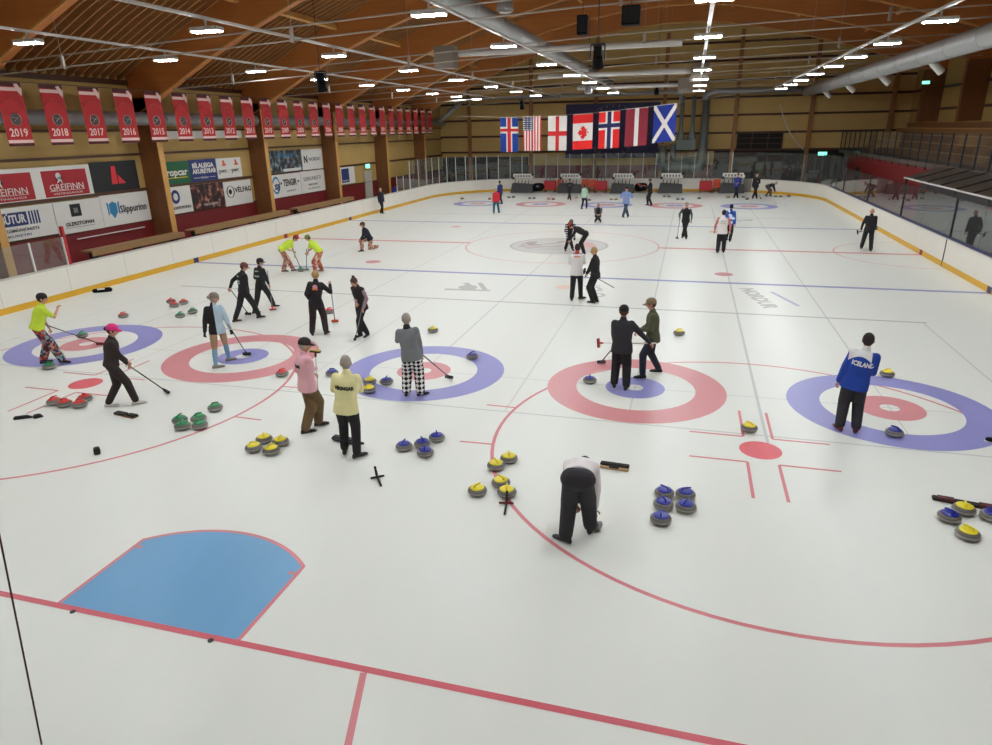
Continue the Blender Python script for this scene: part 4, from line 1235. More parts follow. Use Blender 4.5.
# ------------------------------------------------------------------ far end carts and chairs
def cart(x, y, lab, n=6):
    r = empty('stone_cart', (x, y, 0.001)); tag(r, lab, 'scoreboard cart')
    m = MB(); m.add([(-1.05, -.4, 0), (.9, -.4, 0), (.9, .4, 0), (-1.05, .4, 0), (-.9, -.3, .8), (.85, -.3, .7), (.85, .3, .7), (-.9, .3, .8)],
                    [(0, 3, 2, 1), (4, 5, 6, 7), (0, 1, 5, 4), (1, 2, 6, 5), (2, 3, 7, 6), (3, 0, 4, 7)])
    m.build('dark_base', mat('cart_charcoal', srgb(62, 62, 64), .6), r, bevel=.03)
    for a in (-.72, .72):
        m = MB(); m.box(a - .03, -.03, .6, a + .03, .03, 1.3); m.build('frame_post', WMETAL, r)
    m = MB(); m.box(-.85, -.05, 1.2, .85, .03, 1.56); wbd = m.build('white_board', WHITE, r)
    for k in range(n):
        m = MB(); m.box(-.7 + .24 * k, -.065, 1.28, -.56 + .24 * k, -.05, 1.46); m.build('number_card', S_GREY, wbd)
    m = MB(); m.ball((-.82, -.1, 1.2), .12, .1, .12); m.build('end_knob', DMETAL, r, smooth=True)
    m = MB(); m.ball((.86, -.1, 1.5), .12, .1, .12); m.build('end_knob', DMETAL, r, smooth=True)
    for k in range(5):
        m = MB(); m.tube([(-.7 + .3 * k, -.1, .7), (-.66 + .3 * k, -.05, 1.1 - .08 * (k % 2))], .03, 6); m.build('stored_broom', BLACK, r)
    return r
for x, y, lab in ((-8.2, 53.2, 'leftmost scoreboard cart with white board and dark base'), (-4.1, 53.3, 'second scoreboard cart from the left behind person in black'), (.3, 53.4, 'middle scoreboard cart with white board and dark base'), (4.2, 53.7, 'fourth scoreboard cart right of the person pointing'), (9.0, 54.0, 'rightmost scoreboard cart behind the person in blue')):
    cart(x, y, lab)
for x, y, lab in ((-6.95, 53.6, 'black bag heap right of the leftmost scoreboard cart'), (1.75, 53.9, 'black bag heap right of the middle scoreboard cart')):
    r = empty('kit_bag', (x, y, .001)); tag(r, lab, 'bag')
    m = MB(); m.cap((-.2, 0, .42), (.2, 0, .45), .38, .36, flat=.8); m.build('bag_body', BLACK, r, smooth=True)
    m = MB(); m.box(-.12, -.33, .45, .12, -.29, .58); m.build('label_patch', S_GREY, r)
def red_crate(x, y, lab):
    r = empty('red_cart', (x, y, .001)); tag(r, lab, 'cart')
    m = MB(); m.box(-.5, -.3, .2, .5, .3, .95); m.build('tub', REDP, r, bevel=.03)
    for a in (-.42, .42):
        m = MB(); m.box(a - .03, -.25, 0, a + .03, .25, .2); m.build('leg', DMETAL, r)
    for k in range(3):
        m = MB(); m.tube([(-.3 + .3 * k, 0, .9), (-.34 + .33 * k, 0, 1.35)], .03, 6); m.build('broom_handle', RUB, r)
for x, y, lab in ((-5.95, 53.9, 'red tub left of the second scoreboard cart'), (-1.55, 53.6, 'red tub left of the middle scoreboard cart'), (6.9, 54.0, 'red tub left of the rightmost scoreboard cart')):
    red_crate(x, y, lab)
def chair(x, y, lab, rz=0):
    r = empty('orange_chair', (x, y, .001), R(rz)); tag(r, lab, 'chair')
    m = MB(); m.box(-.25, -.25, .42, .25, .25, .5); m.build('seat', ORANGE, r, bevel=.02)
    m = MB(); m.box(-.28, .2, .5, .28, .27, 1.05); m.build('backrest', ORANGE, r, bevel=.02)
    for a in (-.2, .2):
        for b in (-.2, .2):
            m = MB(); m.box(a - .02, b - .02, 0, a + .02, b + .02, .42); m.build('leg', DMETAL, r)
for x, y, lab in ((-5.15, 54.2, 'orange chair left of the second scoreboard cart'), (-2.95, 53.9, 'orange chair right of the person in black with red shoes'), (-2.3, 53.6, 'orange chair beside the mint jacket'), (7.75, 54.0, 'orange chair left of the rightmost scoreboard cart')):
    chair(x, y, lab)
# ------------------------------------------------------------------ people
SKIN = mat('skin', srgb(196, 146, 122), .6); HAIR_BR = mat('hair_brown', srgb(74, 52, 38), .8); HAIR_BL = mat('hair_blond', srgb(178, 142, 92), .8)
HAIR_GR = mat('hair_grey', srgb(158, 148, 138), .8); HAIR_DK = mat('hair_dark', srgb(36, 27, 24), .8)
EYE = mat('eye_dark', srgb(30, 22, 20), .3); LIP = mat('lip', srgb(160, 92, 84), .6)
def cloth(n, r, g, b, noise=.10):
    return mat('cloth_' + n, srgb(r, g, b), .85, noise=noise, nscale=14)
C_BLK = cloth('black', 30, 27, 30); C_CHAR = cloth('charcoal', 44, 42, 47); C_NAVY = cloth('navy', 28, 30, 48); C_BROWNBLK = cloth('brown_black', 44, 34, 34)
C_SHOE = mat('shoe_black', srgb(26, 23, 25), .5); C_SHOEW = mat('shoe_white', srgb(206, 202, 196), .5); C_SHOER = mat('shoe_dark_red', srgb(92, 26, 32), .5)

def new_mat(name):
    m = bpy.data.materials.new(name); m.use_nodes = True
    nt = m.node_tree; b = nt.nodes['Principled BSDF']; b.inputs['Roughness'].default_value = .85
    tc = nt.nodes.new('ShaderNodeTexCoord')
    return m, nt, b, tc
def floral(name, scale, cols):
    m, nt, b, tc = new_mat(name)
    v = nt.nodes.new('ShaderNodeTexVoronoi'); v.inputs['Scale'].default_value = scale
    cr = nt.nodes.new('ShaderNodeValToRGB'); cr.color_ramp.interpolation = 'CONSTANT'
    while len(cr.color_ramp.elements) < len(cols): cr.color_ramp.elements.new(.5)
    for i, c in enumerate(cols):
        cr.color_ramp.elements[i].position = i / len(cols); cr.color_ramp.elements[i].color = c
    sp = nt.nodes.new('ShaderNodeSeparateColor')
    nt.links.new(tc.outputs['Object'], v.inputs['Vector']); nt.links.new(v.outputs['Color'], sp.inputs[0]); nt.links.new(sp.outputs[0], cr.inputs[0]); nt.links.new(cr.outputs[0], b.inputs['Base Color'])
    return m
FLORAL = floral('floral_print', 18, [srgb(170, 56, 48), srgb(36, 48, 78), srgb(186, 132, 108), srgb(48, 70, 62), srgb(150, 86, 60), srgb(130, 150, 160), srgb(90, 40, 60)])
FLORAL2 = floral('floral_print_peach', 15, [srgb(186, 140, 124), srgb(160, 96, 80), srgb(206, 176, 160), srgb(110, 76, 70), srgb(176, 120, 86)])
FLORAL3 = floral('floral_print_orange', 14, [srgb(196, 96, 56), srgb(200, 140, 112), srgb(160, 70, 56), srgb(200, 176, 156), srgb(150, 96, 76)])
CHK = None
m_, nt, b, tc = new_mat('diamond_check')
mp = nt.nodes.new('ShaderNodeMapping'); mp.inputs['Scale'].default_value = (1, 0, 1); mp.inputs['Rotation'].default_value = (0, R(45), 0)
ck = nt.nodes.new('ShaderNodeTexChecker'); ck.inputs['Scale'].default_value = 15.5; ck.inputs['Color1'].default_value = srgb(22, 20, 24); ck.inputs['Color2'].default_value = srgb(232, 230, 226)
sx = nt.nodes.new('ShaderNodeVectorMath'); sx.operation = 'MULTIPLY'; sx.inputs[1].default_value = (1, 0, 1)
of = nt.nodes.new('ShaderNodeVectorMath'); of.operation = 'ADD'; of.inputs[1].default_value = (10, .02, 10)
nt.links.new(tc.outputs['Object'], sx.inputs[0]); nt.links.new(sx.outputs[0], mp.inputs[0]); nt.links.new(mp.outputs[0], of.inputs[0]); nt.links.new(of.outputs[0], ck.inputs['Vector']); nt.links.new(ck.outputs[0], b.inputs['Base Color'])
CHK = m_
def split_mat(name, axis, thr, c_lo, c_hi):
    m, nt, b, tc = new_mat(name)
    s = nt.nodes.new('ShaderNodeSeparateXYZ'); g = nt.nodes.new('ShaderNodeMath'); g.operation = 'GREATER_THAN'; g.inputs[1].default_value = thr
    mx = nt.nodes.new('ShaderNodeMix'); mx.data_type = 'RGBA'; mx.inputs[6].default_value = c_lo; mx.inputs[7].default_value = c_hi
    nt.links.new(tc.outputs['Object'], s.inputs[0]); nt.links.new(s.outputs[axis], g.inputs[0]); nt.links.new(g.outputs[0], mx.inputs[0]); nt.links.new(mx.outputs[2], b.inputs['Base Color'])
    return m
HALF = split_mat('half_black_half_blue', 0, -.01, srgb(26, 23, 26), srgb(176, 200, 214))
STRIPED = None
m_, nt, b, tc = new_mat('striped_sleeve')
wv = nt.nodes.new('ShaderNodeTexWave'); wv.bands_direction = 'Z'; wv.inputs['Scale'].default_value = 3.2
cr = nt.nodes.new('ShaderNodeValToRGB'); cr.color_ramp.interpolation = 'CONSTANT'; cr.color_ramp.elements[0].color = srgb(26, 24, 26); cr.color_ramp.elements[1].position = .6; cr.color_ramp.elements[1].color = srgb(214, 210, 206)
nt.links.new(tc.outputs['Object'], wv.inputs['Vector']); nt.links.new(wv.outputs['Fac'], cr.inputs[0]); nt.links.new(cr.outputs[0], b.inputs['Base Color'])
STRIPED = m_
BLUPAT = floral('blue_white_pattern', 9, [srgb(34, 80, 176), srgb(206, 214, 226), srgb(40, 100, 190), srgb(30, 60, 150)])

def remesh(mb, name, mats, parent, vox, smooth_it=2, extra=None):
    me = bpy.data.meshes.new(name); me.from_pydata(mb.v, [], mb.f)
    bm = bmesh.new(); bm.from_mesh(me); bmesh.ops.recalc_face_normals(bm, faces=bm.faces); bm.to_mesh(me); bm.free()
    t = bpy.data.objects.new('t', me); COL.objects.link(t)
    r = t.modifiers.new('r', 'REMESH'); r.mode = 'VOXEL'; r.voxel_size = vox
    s = t.modifiers.new('s', 'SMOOTH'); s.factor = .5; s.iterations = smooth_it
    dg = bpy.context.evaluated_depsgraph_get()
    out = bpy.data.meshes.new_from_object(t.evaluated_get(dg))
    bpy.data.objects.remove(t); bpy.data.meshes.remove(me)
    if extra is not None and extra.v:
        bm = bmesh.new(); bm.from_mesh(out)
        vs = [bm.verts.new(v) for v in extra.v]
        for f in extra.f:
            try: bm.faces.new([vs[i] for i in f])
            except ValueError: pass
        bmesh.ops.recalc_face_normals(bm, faces=bm.faces)
        bm.to_mesh(out); bm.free()
    out.name = name
    out.polygons.foreach_set('use_smooth', [True] * len(out.polygons))
    out.materials.clear()
    for m in (mats if isinstance(mats, list) else [mats]): out.materials.append(m)
    o = bpy.data.objects.new(name, out); COL.objects.link(o); o.parent = parent
    return o

def ik(a, b, l1, l2, hint):
    d = b - a; L = d.length
    if L > (l1 + l2) * .998:
        b = a + d * ((l1 + l2) * .998 / L); d = b - a; L = d.length
    if L < .12: L = .12
    x = (l1 * l1 - l2 * l2 + L * L) / (2 * L)
    h = math.sqrt(max(0, l1 * l1 - x * x))
    dn = d.normalized(); hv = hint - dn * hint.dot(dn)
    if hv.length < 1e-4: hv = Vector((0, 1, 0))
    return a + dn * x + hv.normalized() * h, b

def rot_dir(yaw, pitch):
    """forward/up/right frame: yaw to the right, pitch down (deg)"""
    y, p = R(yaw), R(pitch)
    f = Vector((math.sin(y) * math.cos(p), math.cos(y) * math.cos(p), -math.sin(p)))
    r = Vector((math.cos(y), -math.sin(y), 0))
    return f, r.cross(f), r

def person(label, feet, heading, H=1.78, lean=4, side=0, hands=None, head=(0, 8), top=C_BLK, legs=C_BLK, shoe=C_SHOE, hair=HAIR_BR, hat=None, hatm=None, bun=False,
           pelvis=None, short=False, sleeve=None, vest=False, socks=None, glove=None, texts=(), vox=.016, gen='m', footdir=(8, -8), toe_down=(0, 0), knee=None, bulk=1.0, hem=.02, elbow=None, name_top='jacket', bald=False, pouch=None, collar=None):
    s = H / 1.78
    fl, fr = Vector((feet[0][0], feet[0][1], feet[0][2] if len(feet[0]) > 2 else 0)), Vector((feet[1][0], feet[1][1], feet[1][2] if len(feet[1]) > 2 else 0))
    c = (fl + fr) / 2; base = Vector((c.x, c.y, 0))
    root = empty('person', base, -R(heading)); tag(root, label, 'person')
    hr = R(heading)
    def loc(p):
        d = Vector((p[0], p[1], 0)) - base
        return Vector((d.x * math.cos(hr) - d.y * math.sin(hr), d.x * math.sin(hr) + d.y * math.cos(hr), p[2] if len(p) > 2 else 0))
    F = [loc(fl), loc(fr)]
    P = Vector(pelvis) * s if pelvis else Vector((0, 0, .93 * s))
    la, sa = R(lean), R(side)
    u = Vector((math.sin(sa), math.sin(la) * math.cos(sa), math.cos(la) * math.cos(sa))).normalized()
    rgt = Vector((1, 0, 0)); rgt = (rgt - u * u.x).normalized(); fwd = u.cross(rgt)
    sh_w = (.185 if gen == 'm' else .165) * s
    N = P + u * .52 * s
    chest = P + u * .36 * s
    S = [N - u * .06 * s - rgt * sh_w, N - u * .06 * s + rgt * sh_w]
    hipw = .09 * s
    Hp = [P - rgt * hipw - u * .03 * s, P + rgt * hipw - u * .03 * s]
    hf, hu, hrt = rot_dir(head[0], head[1])
    neck_d = (u * .6 + hu * .4).normalized()
    HC_ = N + neck_d * .075 * s + hu * .098 * s + hf * .02 * s
    body = MB(); trou = MB(); jack = MB(); extra = MB(); sock = MB()
    # legs
    knees, ank = [], []
    for i in (0, 1):
        A = F[i] + Vector((0, 0, .09 * s))
        kh = Vector((.0, 1, .15)) if knee is None else Vector(knee[i])
        K, A2 = ik(Hp[i], A, .44 * s, .43 * s, kh)
        knees.append(K); ank.append(A2)
        body.cap(Hp[i], K, .075 * s, .05 * s); body.cap(K, A2, .048 * s, .034 * s)
        w = bulk
        if short:
            trou.cap(Hp[i], K, .10 * s, .075 * s * w); trou.cap(K, K.lerp(A2, .18), .072 * s, .062 * s)
            sock.cap(K.lerp(A2, .12), K.lerp(A2, .45), .056 * s, .06 * s); sock.cap(K.lerp(A2, .45), A2, .06 * s, .042 * s)
        else:
            trou.cap(Hp[i], K, .108 * s, .088 * s * w); trou.cap(K, K.lerp(A2, .95), .086 * s * w, .072 * s * w)
        # shoe
        yw = footdir[i]; a = R(yw)
        fd = Vector((math.sin(a), math.cos(a), 0)); sd = Vector((math.cos(a), -math.sin(a), 0))
        td = R(toe_down[i]); fd = (fd * math.cos(td) - Vector((0, 0, math.sin(td)))).normalized(); ud = sd.cross(fd)
        sm = MB(); rings = []
        base_a = A2 - ud * .088 * s
        for (t, wd, ht) in ((-.085, .022, .05), (-.07, .036, .085), (-.02, .040, .10), (.04, .041, .085), (.10, .045, .062), (.15, .042, .052), (.185, .028, .04), (.195, .012, .03)):
            rg = []
            for q in range(12):
                th = 2 * PI * q / 12
                rg.append(base_a + fd * t * s + sd * wd * s * math.cos(th) + ud * (ht * .5 + ht * .5 * math.sin(th)) * s)
            rings.append(rg)
        sm.rings(rings); so = sm.build('shoe', shoe, root, smooth=True)
    if not short or True:
        trou.cap(P - rgt * .05 * s - u * .02 * s, P + rgt * .05 * s - u * .02 * s, .115 * s, .115 * s)
        if lean > 60: trou.cap(P - rgt * .08 * s - fwd * -.0 * s, P + rgt * .08 * s, .145 * s, .145 * s)
        trou.cap(P + u * .0 * s, P + u * .10 * s, .135 * s, .135 * s, flat=.82, wide=rgt)
    # torso
    gw = 1.0 if gen == 'm' else .92
    def torso(mb, k, z0, z1, hemr=0):
        secs = [(-.15, .184, .138), (-.06, .180, .136), (.0, .174, .132), (.10, .156 * (1 if gen == 'm' else .93), .116), (.22, .162, .12), (.34, .182, .128), (.42, .188, .116), (.465, .158, .10), (.495, .11, .085), (.515, .08, .07)]
        rings = []
        for t, rx, ry in secs:
            if t < z0 - .001 or t > z1 + .001: continue
            rings.append([P + u * t * s + (rgt * math.cos(2 * PI * q / 20) * rx * gw * k + fwd * math.sin(2 * PI * q / 20) * ry * k) * s for q in range(20)])
        mb.rings(rings)
    torso(body, .86, -.06, .52)
    torso(jack, 1.14 * (1.06 if bulk > 1.1 else 1), -.15 if lean < 20 and pelvis is None else (-.06 if lean < 60 else .07), .515)
    body.cap(N - u * .05 * s, HC_ - hu * .05 * s, .058 * s, .052 * s)
    if collar is None: jack.cap(N - u * .05 * s, N + neck_d * .035 * s, .085 * s, .068 * s)
    # arms
    hands = hands or ((-.24, .08, .80), (.24, .08, .80))
    slv = MB() if (vest or sleeve) else jack
    for i in (0, 1):
        sg = -1 if i == 0 else 1
        T = hands[i]
        T = loc(T[1:]) if T[0] == 'w' else Vector(T) * s
        eh = Vector((sg * .5, -.8, -.4)) if elbow is None or elbow[i] is None else Vector(elbow[i])
        E_, W = ik(S[i], T, .29 * s, .26 * s, eh)
        body.cap(S[i], E_, .044 * s, .036 * s); body.cap(E_, W, .038 * s, .026 * s)
        fd = (W - E_).normalized()
        # palm and fingers
        side_v = fd.cross(Vector((0, 0, 1)))
        side_v = side_v.normalized() if side_v.length > .1 else Vector((1, 0, 0))
        nv = side_v.cross(fd).normalized()      # palm normal
        body.cap(W, W + fd * .08 * s, .026 * s, .036 * s, flat=.55, wide=side_v)
        pe = W + fd * .095 * s
        hm = extra
        if glove is not None: hm = MB(); hm.cap(W - fd * .02 * s, W + fd * .085 * s, .038 * s, .044 * s, flat=.65, wide=side_v)
        for j, (o_, ln) in enumerate(((-.028, .055), (-.010, .068), (.009, .064), (.027, .050))):
            b0 = pe + side_v * o_ * s - fd * .012 * s
            b1 = b0 + (fd * .8 - nv * .45).normalized() * ln * .55 * s
            b2 = b1 + (fd * .15 - nv).normalized() * ln * .5 * s
            hm.tube([b0, b1, b2], [.0105 * s, .0095 * s, .008 * s], 6)
        tb = W + fd * .03 * s - side_v * sg * .03 * s
        hm.tube([tb, tb + (fd * .6 - side_v * sg * .7 - nv * .3).normalized() * .04 * s, tb + (fd * .9 - side_v * sg * .5 - nv * .7).normalized() * .07 * s], [.013 * s, .011 * s, .009 * s], 6)
        if glove is not None: hm.build('glove', glove, root, smooth=True)
        if vest:
            slv.cap(S[i], E_, .056 * s, .046 * s); slv.cap(E_, W - fd * .01, .046 * s, .036 * s)
            jack.cap(S[i] - rgt * sg * .05 * s, S[i], .075 * s, .062 * s)
        elif sleeve == 'short':
            jack.cap(S[i], S[i].lerp(E_, .75), .066 * s, .062 * s)
        elif sleeve is not None:
            slv.cap(S[i], E_, .064 * s, .052 * s); slv.cap(E_, W - fd * .01, .052 * s, .038 * s)
        else:
            jack.cap(S[i] + rgt * sg * -.02 * s - u * .01 * s, E_, .078 * s, .060 * s); jack.cap(E_, W - fd * .01, .058 * s, .044 * s)
    # head
    M3 = Matrix((hrt, hf, hu)).transposed()
    def jaw(v):
        t = max(0, -v.z / (.115 * s))
        v = v.copy(); v.x *= 1 - .34 * t * t; v.y = v.y * (1 - .25 * t) + .018 * s * t
        return v
    body.ball(HC_, .082 * s, .100 * s, .122 * s, M3, fn=jaw)
    extra.ball(HC_ + M3 @ Vector((0, .100, -.012)) * s, .012 * s, .022 * s, .024 * s, M3, 8, 6)
    for sg in (-1, 1):
        extra.ball(HC_ + M3 @ Vector((sg * .084, -.005, -.01)) * s, .012 * s, .022 * s, .034 * s, M3, 8, 6)
        e = MB(); e.ball(HC_ + M3 @ Vector((sg * .03, .092, .012)) * s, .012 * s, .008 * s, .008 * s, M3, 8, 6); e.build('eye', EYE, root)
    e = MB(); e.ball(HC_ + M3 @ Vector((0, .096, -.055)) * s, .024 * s, .008 * s, .007 * s, M3, 8, 6); e.build('mouth', LIP, root)
    remesh(body, 'body', SKIN, root, vox, 2, extra)
    remesh(trou, 'trousers', legs, root, vox * 1.1, 3)
    j = remesh(jack, name_top, top, root, vox * 1.1, 3)
    if vest or (sleeve not in (None, 'short')):
        remesh(slv, 'sleeves', sleeve, root, vox * 1.1, 2)
    if short:
        for i in (0, 1):
            sk = MB(); sk.cap(knees[i].lerp(ank[i], .12), knees[i].lerp(ank[i], .45), .060 * s, .064 * s); sk.cap(knees[i].lerp(ank[i], .45), ank[i], .064 * s, .046 * s)
            remesh(sk, 'sock', socks, root, vox, 2)
    # hair and hats
    if not bald:
        hm = MB(); hm.ball(HC_ + M3 @ Vector((0, -.014, .022)) * s, .090 * s, .105 * s, .114 * s, M3)
        if bun: hm.ball(HC_ + M3 @ Vector((0, -.06, .13 if bun == 'top' else .02)) * s + (M3 @ Vector((0, -.06, 0)) * s if bun != 'top' else Vector()), .045 * s, .045 * s, .045 * s, M3, 10, 8)
        hm.build('hair', hair, root, smooth=True)
    if hat in ('cap', 'beanie', 'headband', 'tophat'):
        hm = MB()
        if hat == 'cap' or hat == 'beanie':
            rings = []
            for t, rr in ((0, 1.0), (.03, 1.0), (.065, .93), (.097, .74), (.118, .42), (.124, .1)):
                rings.append([HC_ + M3 @ Vector((.098 * rr * math.cos(2 * PI * q / 18), -.008 + .116 * rr * math.sin(2 * PI * q / 18), .02 + t)) * s for q in range(18)])
            hm.rings(rings)
            if hat == 'cap':
                vs = []
                for zz in (.022, .034):
                    for q in range(9):
                        th = PI * q / 8
                        vs.append(HC_ + M3 @ Vector((.07 * math.cos(th), .07 + .105 * math.sin(th), zz - .02 * math.sin(th))) * s)
                fs = [tuple(range(8, -1, -1)), tuple(range(9, 18))] + [(q, (q + 1) % 9, (q + 1) % 9 + 9, q + 9) for q in range(9)]
                hm.add(vs, fs)
        if hat == 'tophat':
            hm.ball(HC_ + M3 @ Vector((0, 0, .10)) * s, .10 * s, .11 * s, .06 * s, M3); hm.ball(HC_ + M3 @ Vector((0, -.02, .17)) * s, .035 * s, .035 * s, .05 * s, M3, 10, 8)
        hm.build('hat', hatm, root, smooth=True)
    # lettering and emblems bent round the back
    for tx in texts:
        kind, txt, size, width, t, xo, m_ = tx
        if kind == 'text': vs, fs = text_mesh(txt, size * s, .004, .004, width * s)
        elif kind == 'rect':
            n = 8; vs = [Vector((width * s * (q / n - .5), sgn * size * s / 2, dz)) for dz in (-.003, .003) for sgn in (-1, 1) for q in range(n + 1)]
            fs = []
            for q in range(n):
                a, b2 = q, q + n + 1; k2 = 2 * (n + 1)
                fs += [(a, b2, b2 + 1, a + 1), (a + k2, a + 1 + k2, b2 + 1 + k2, b2 + k2), (a, a + 1, a + 1 + k2, a + k2), (b2, b2 + k2, b2 + 1 + k2, b2 + 1)]
        else:
            vs = [Vector((width / 2 * s * math.cos(2 * PI * q / 20), size / 2 * s * math.sin(2 * PI * q / 20), dz)) for dz in (-.003, .003) for q in range(20)]
            fs = [tuple(range(19, -1, -1)), tuple(range(20, 40))] + [(q, (q + 1) % 20, (q + 1) % 20 + 20, q + 20) for q in range(20)]
        hm = MB(); out = []
        for v in vs:
            x = v.x + xo * s; tt = t * s + v.y
            rx, ry = .205 * gw * s, (.146 if bulk <= 1.1 else .153) * s
            if tt > .40 * s: ry *= .97
            yy = -ry * math.sqrt(max(.02, 1 - (x / rx) ** 2)) - .004 - v.z
            out.append(P + u * tt + rgt * x + fwd * yy)
        hm.add(out, fs); hm.build('back_print', m_, j)
    if collar is not None:
        hm = MB(); hm.cap(N - u * .05 * s, N + neck_d * .03 * s, .088 * s, .07 * s); hm.build('collar', collar, root, smooth=True)
    root['_p'] = 0; del root['_p']
    return root
TXW = mat('print_white', srgb(222, 222, 220), .7); TXK = mat('print_black', srgb(30, 27, 26), .7); TXO = mat('print_orange', srgb(216, 110, 60), .7); TXP = mat('print_rose', srgb(206, 150, 160), .7); TXG = mat('print_grey_green', srgb(150, 170, 160), .7)
W_ = 'w'
LIME = cloth('lime', 196, 222, 62, .05)
# left: lime shirt, phone
person('person in lime green T-shirt and floral trousers with a broom, foot on stone', ((-9.22, 7.02), (-8.72, 7.10)), 35, 1.78, lean=22, hands=(('w', -9.10, 7.28, .82), ('w', -8.78, 7.36, 1.30)), elbow=(None, (.6, .1, -1)), head=(20, 5), top=LIME, legs=FLORAL, hair=HAIR_DK, hat='beanie', hatm=C_BLK, sleeve='short', bulk=1.25, name_top='shirt', pelvis=(-.06, -.14, .93), footdir=(0, 40))
broom('black broom with dark red head held by the person in lime green T-shirt', (-9.02, 8.51), (-9.08, 7.36, .82), 1.6, P_BLK, mat('broom_dark_red', srgb(110, 34, 36), .5), headrot=100)
person('person in dark hoodie and pink cap walking right in white shoes', ((-5.43, 5.12), (-4.98, 5.36)), 52, 1.74, lean=11, hands=((-.12, .22, .92), ('w', -5.06, 5.46, .78)), head=(12, 12), top=C_BROWNBLK, legs=C_BROWNBLK, shoe=C_SHOEW, hair=HAIR_BR, bun=True, hat='cap', hatm=cloth('pink', 226, 52, 130, .03), gen='f', footdir=(10, 0), toe_down=(0, 0), name_top='hoodie', pelvis=(-.06, -.05, .92))
broom('black broom held out to the right by the person in pink cap', (-4.80, 6.01), (-5.05, 5.52, .72), 1.25)
person('person in half black half pale blue top, beige breeches and blue socks', ((-4.80, 7.64), (-4.84, 8.17)), -38, 1.76, lean=3, hands=(('w', -5.02, 7.72, .84), ('w', -4.54, 8.02, .84)), head=(75, 12), top=HALF, legs=cloth('beige', 174, 146, 112), short=True, socks=cloth('sky_socks', 122, 160, 190), hair=HAIR_GR, bun=True, shoe=mat('shoe_tan', srgb(150, 140, 126), .5), glove=C_BLK, gen='f', footdir=(80, 70), name_top='sweater', hat='beanie', hatm=cloth('grey_hat', 130, 118, 108))
broom('thin grey broom with black head on the button of the second house', (-4.66, 8.62), (-4.54, 8.08, .78), 1.2, P_GREY)
person('person in black jacket and reddish cap walking with hand on hip', ((-6.85, 11.2), (-6.45, 11.8)), 32, 1.74, lean=5, hands=(('w', -6.90, 11.28, 1.02), ('w', -6.56, 11.62, .80)), head=(15, 22), top=C_BLK, legs=C_BLK, hat='cap', hatm=cloth('brick_cap', 112, 62, 56), hair=HAIR_BR, elbow=((-1, -.5, .1), None), texts=[('rect', '', .035, .14, .42, -.02, TXG), ('text', 'CURLING', .06, .20, .28, 0, TXG), ('rect', '', .04, .18, .22, 0, TXG)], footdir=(5, 5), pelvis=(-.02, .02, .92))
broom('dark broom trailing behind the person with the reddish cap', (-7.0, 12.04), (-6.93, 11.32, .96), 1.25)
person('slim person in black with black cap striding beside the reddish cap', ((-6.88, 12.2), (-6.72, 13.0)), 12, 1.68, lean=5, hands=(('w', -6.86, 12.84, 1.0), ('w', -6.68, 12.84, .74)), head=(35, 10), top=C_BLK, legs=C_BLK, hat='cap', hatm=C_BLK, hair=HAIR_DK, gen='f', texts=[('rect', '', .035, .15, .42, 0, TXG), ('rect', '', .045, .20, .26, 0, TXG)], footdir=(20, 40), pelvis=(0, -.02, .90))
broom('pale broom with bright red head carried by the slim person in black', (-6.56, 12.67), (-6.70, 12.86, .70), 1.2, P_GREY, mat('broom_bright_red', srgb(240, 70, 70), .5))
person('sweeper in lime shirt and red hat bending over at the left boards', ((-9.66, 18.2), (-9.28, 18.3)), 60, 1.74, lean=56, hands=(('w', -9.20, 18.40, .62), ('w', -9.22, 18.36, .80)), head=(10, 45), top=LIME, legs=FLORAL2, hat='tophat', hatm=cloth('red_hat', 176, 40, 44), hair=HAIR_BR, sleeve='short', name_top='shirt', bulk=1.2, pelvis=(0, -.16, .92))
broom('black broom of the sweeper in the red hat', (-9.12, 18.60), (-9.20, 18.40, .66), .95)
person('sweeper in lime shirt, orange floral trousers and green hat facing left', ((-8.1, 17.95), (-8.2, 18.6)), -100, 1.68, lean=38, hands=(('w', -8.66, 18.36, .60), ('w', -8.60, 18.32, .78)), head=(0, 30), top=LIME, legs=FLORAL3, hat='beanie', hatm=cloth('moss_hat', 110, 124, 60), hair=HAIR_BR, sleeve='short', name_top='shirt', bulk=1.2, shoe=mat('shoe_grey', srgb(110, 106, 104), .5), gen='f', pelvis=(0, -.12, .88))
broom('thin green broom of the sweeper in the green hat', (-8.88, 18.60), (-8.66, 18.36, .64), 1.0, mat('broom_teal', srgb(80, 120, 104), .5), P_GREY)
person('blond person in black seen from behind with round orange back emblem', ((-3.96, 10.55), (-3.64, 10.72)), -22, 1.78, lean=2, side=6, hands=((-.18, .14, .95), ('w', -3.52, 10.98, 1.32)), head=(8, 4), top=C_BLK, legs=C_BROWNBLK, hair=HAIR_BL, gen='f', bulk=1.1, texts=[('disc', '', .11, .13, .41, 0, TXP), ('rect', '', .045, .15, .345, 0, TXO)], footdir=(-15, 20), elbow=(None, (.6, -.2, -.8)), glove=None)
broom('grey broom with orange head held upright by the blond person in black', (-3.98, 11.84), (-3.53, 11.02, 1.30), 1.4, P_GREY, ORANGE, headrot=90)
person('person in black vest with mauve sleeves and hair bun looking down at a broom', ((-2.62, 10.70), (-2.44, 10.78)), 192, 1.70, lean=12, hands=(('w', -2.34, 10.50, .86), ('w', -2.52, 10.46, .98)), head=(8, 30), top=C_BROWNBLK, legs=C_BLK, vest=True, sleeve=cloth('mauve', 162, 132, 140), hair=HAIR_BR, bun='top', gen='f', name_top='vest')
broom('grey broom held across the body of the person in black vest', (-2.60, 10.38), (-2.36, 10.46, .86), 1.28, P_GREY)
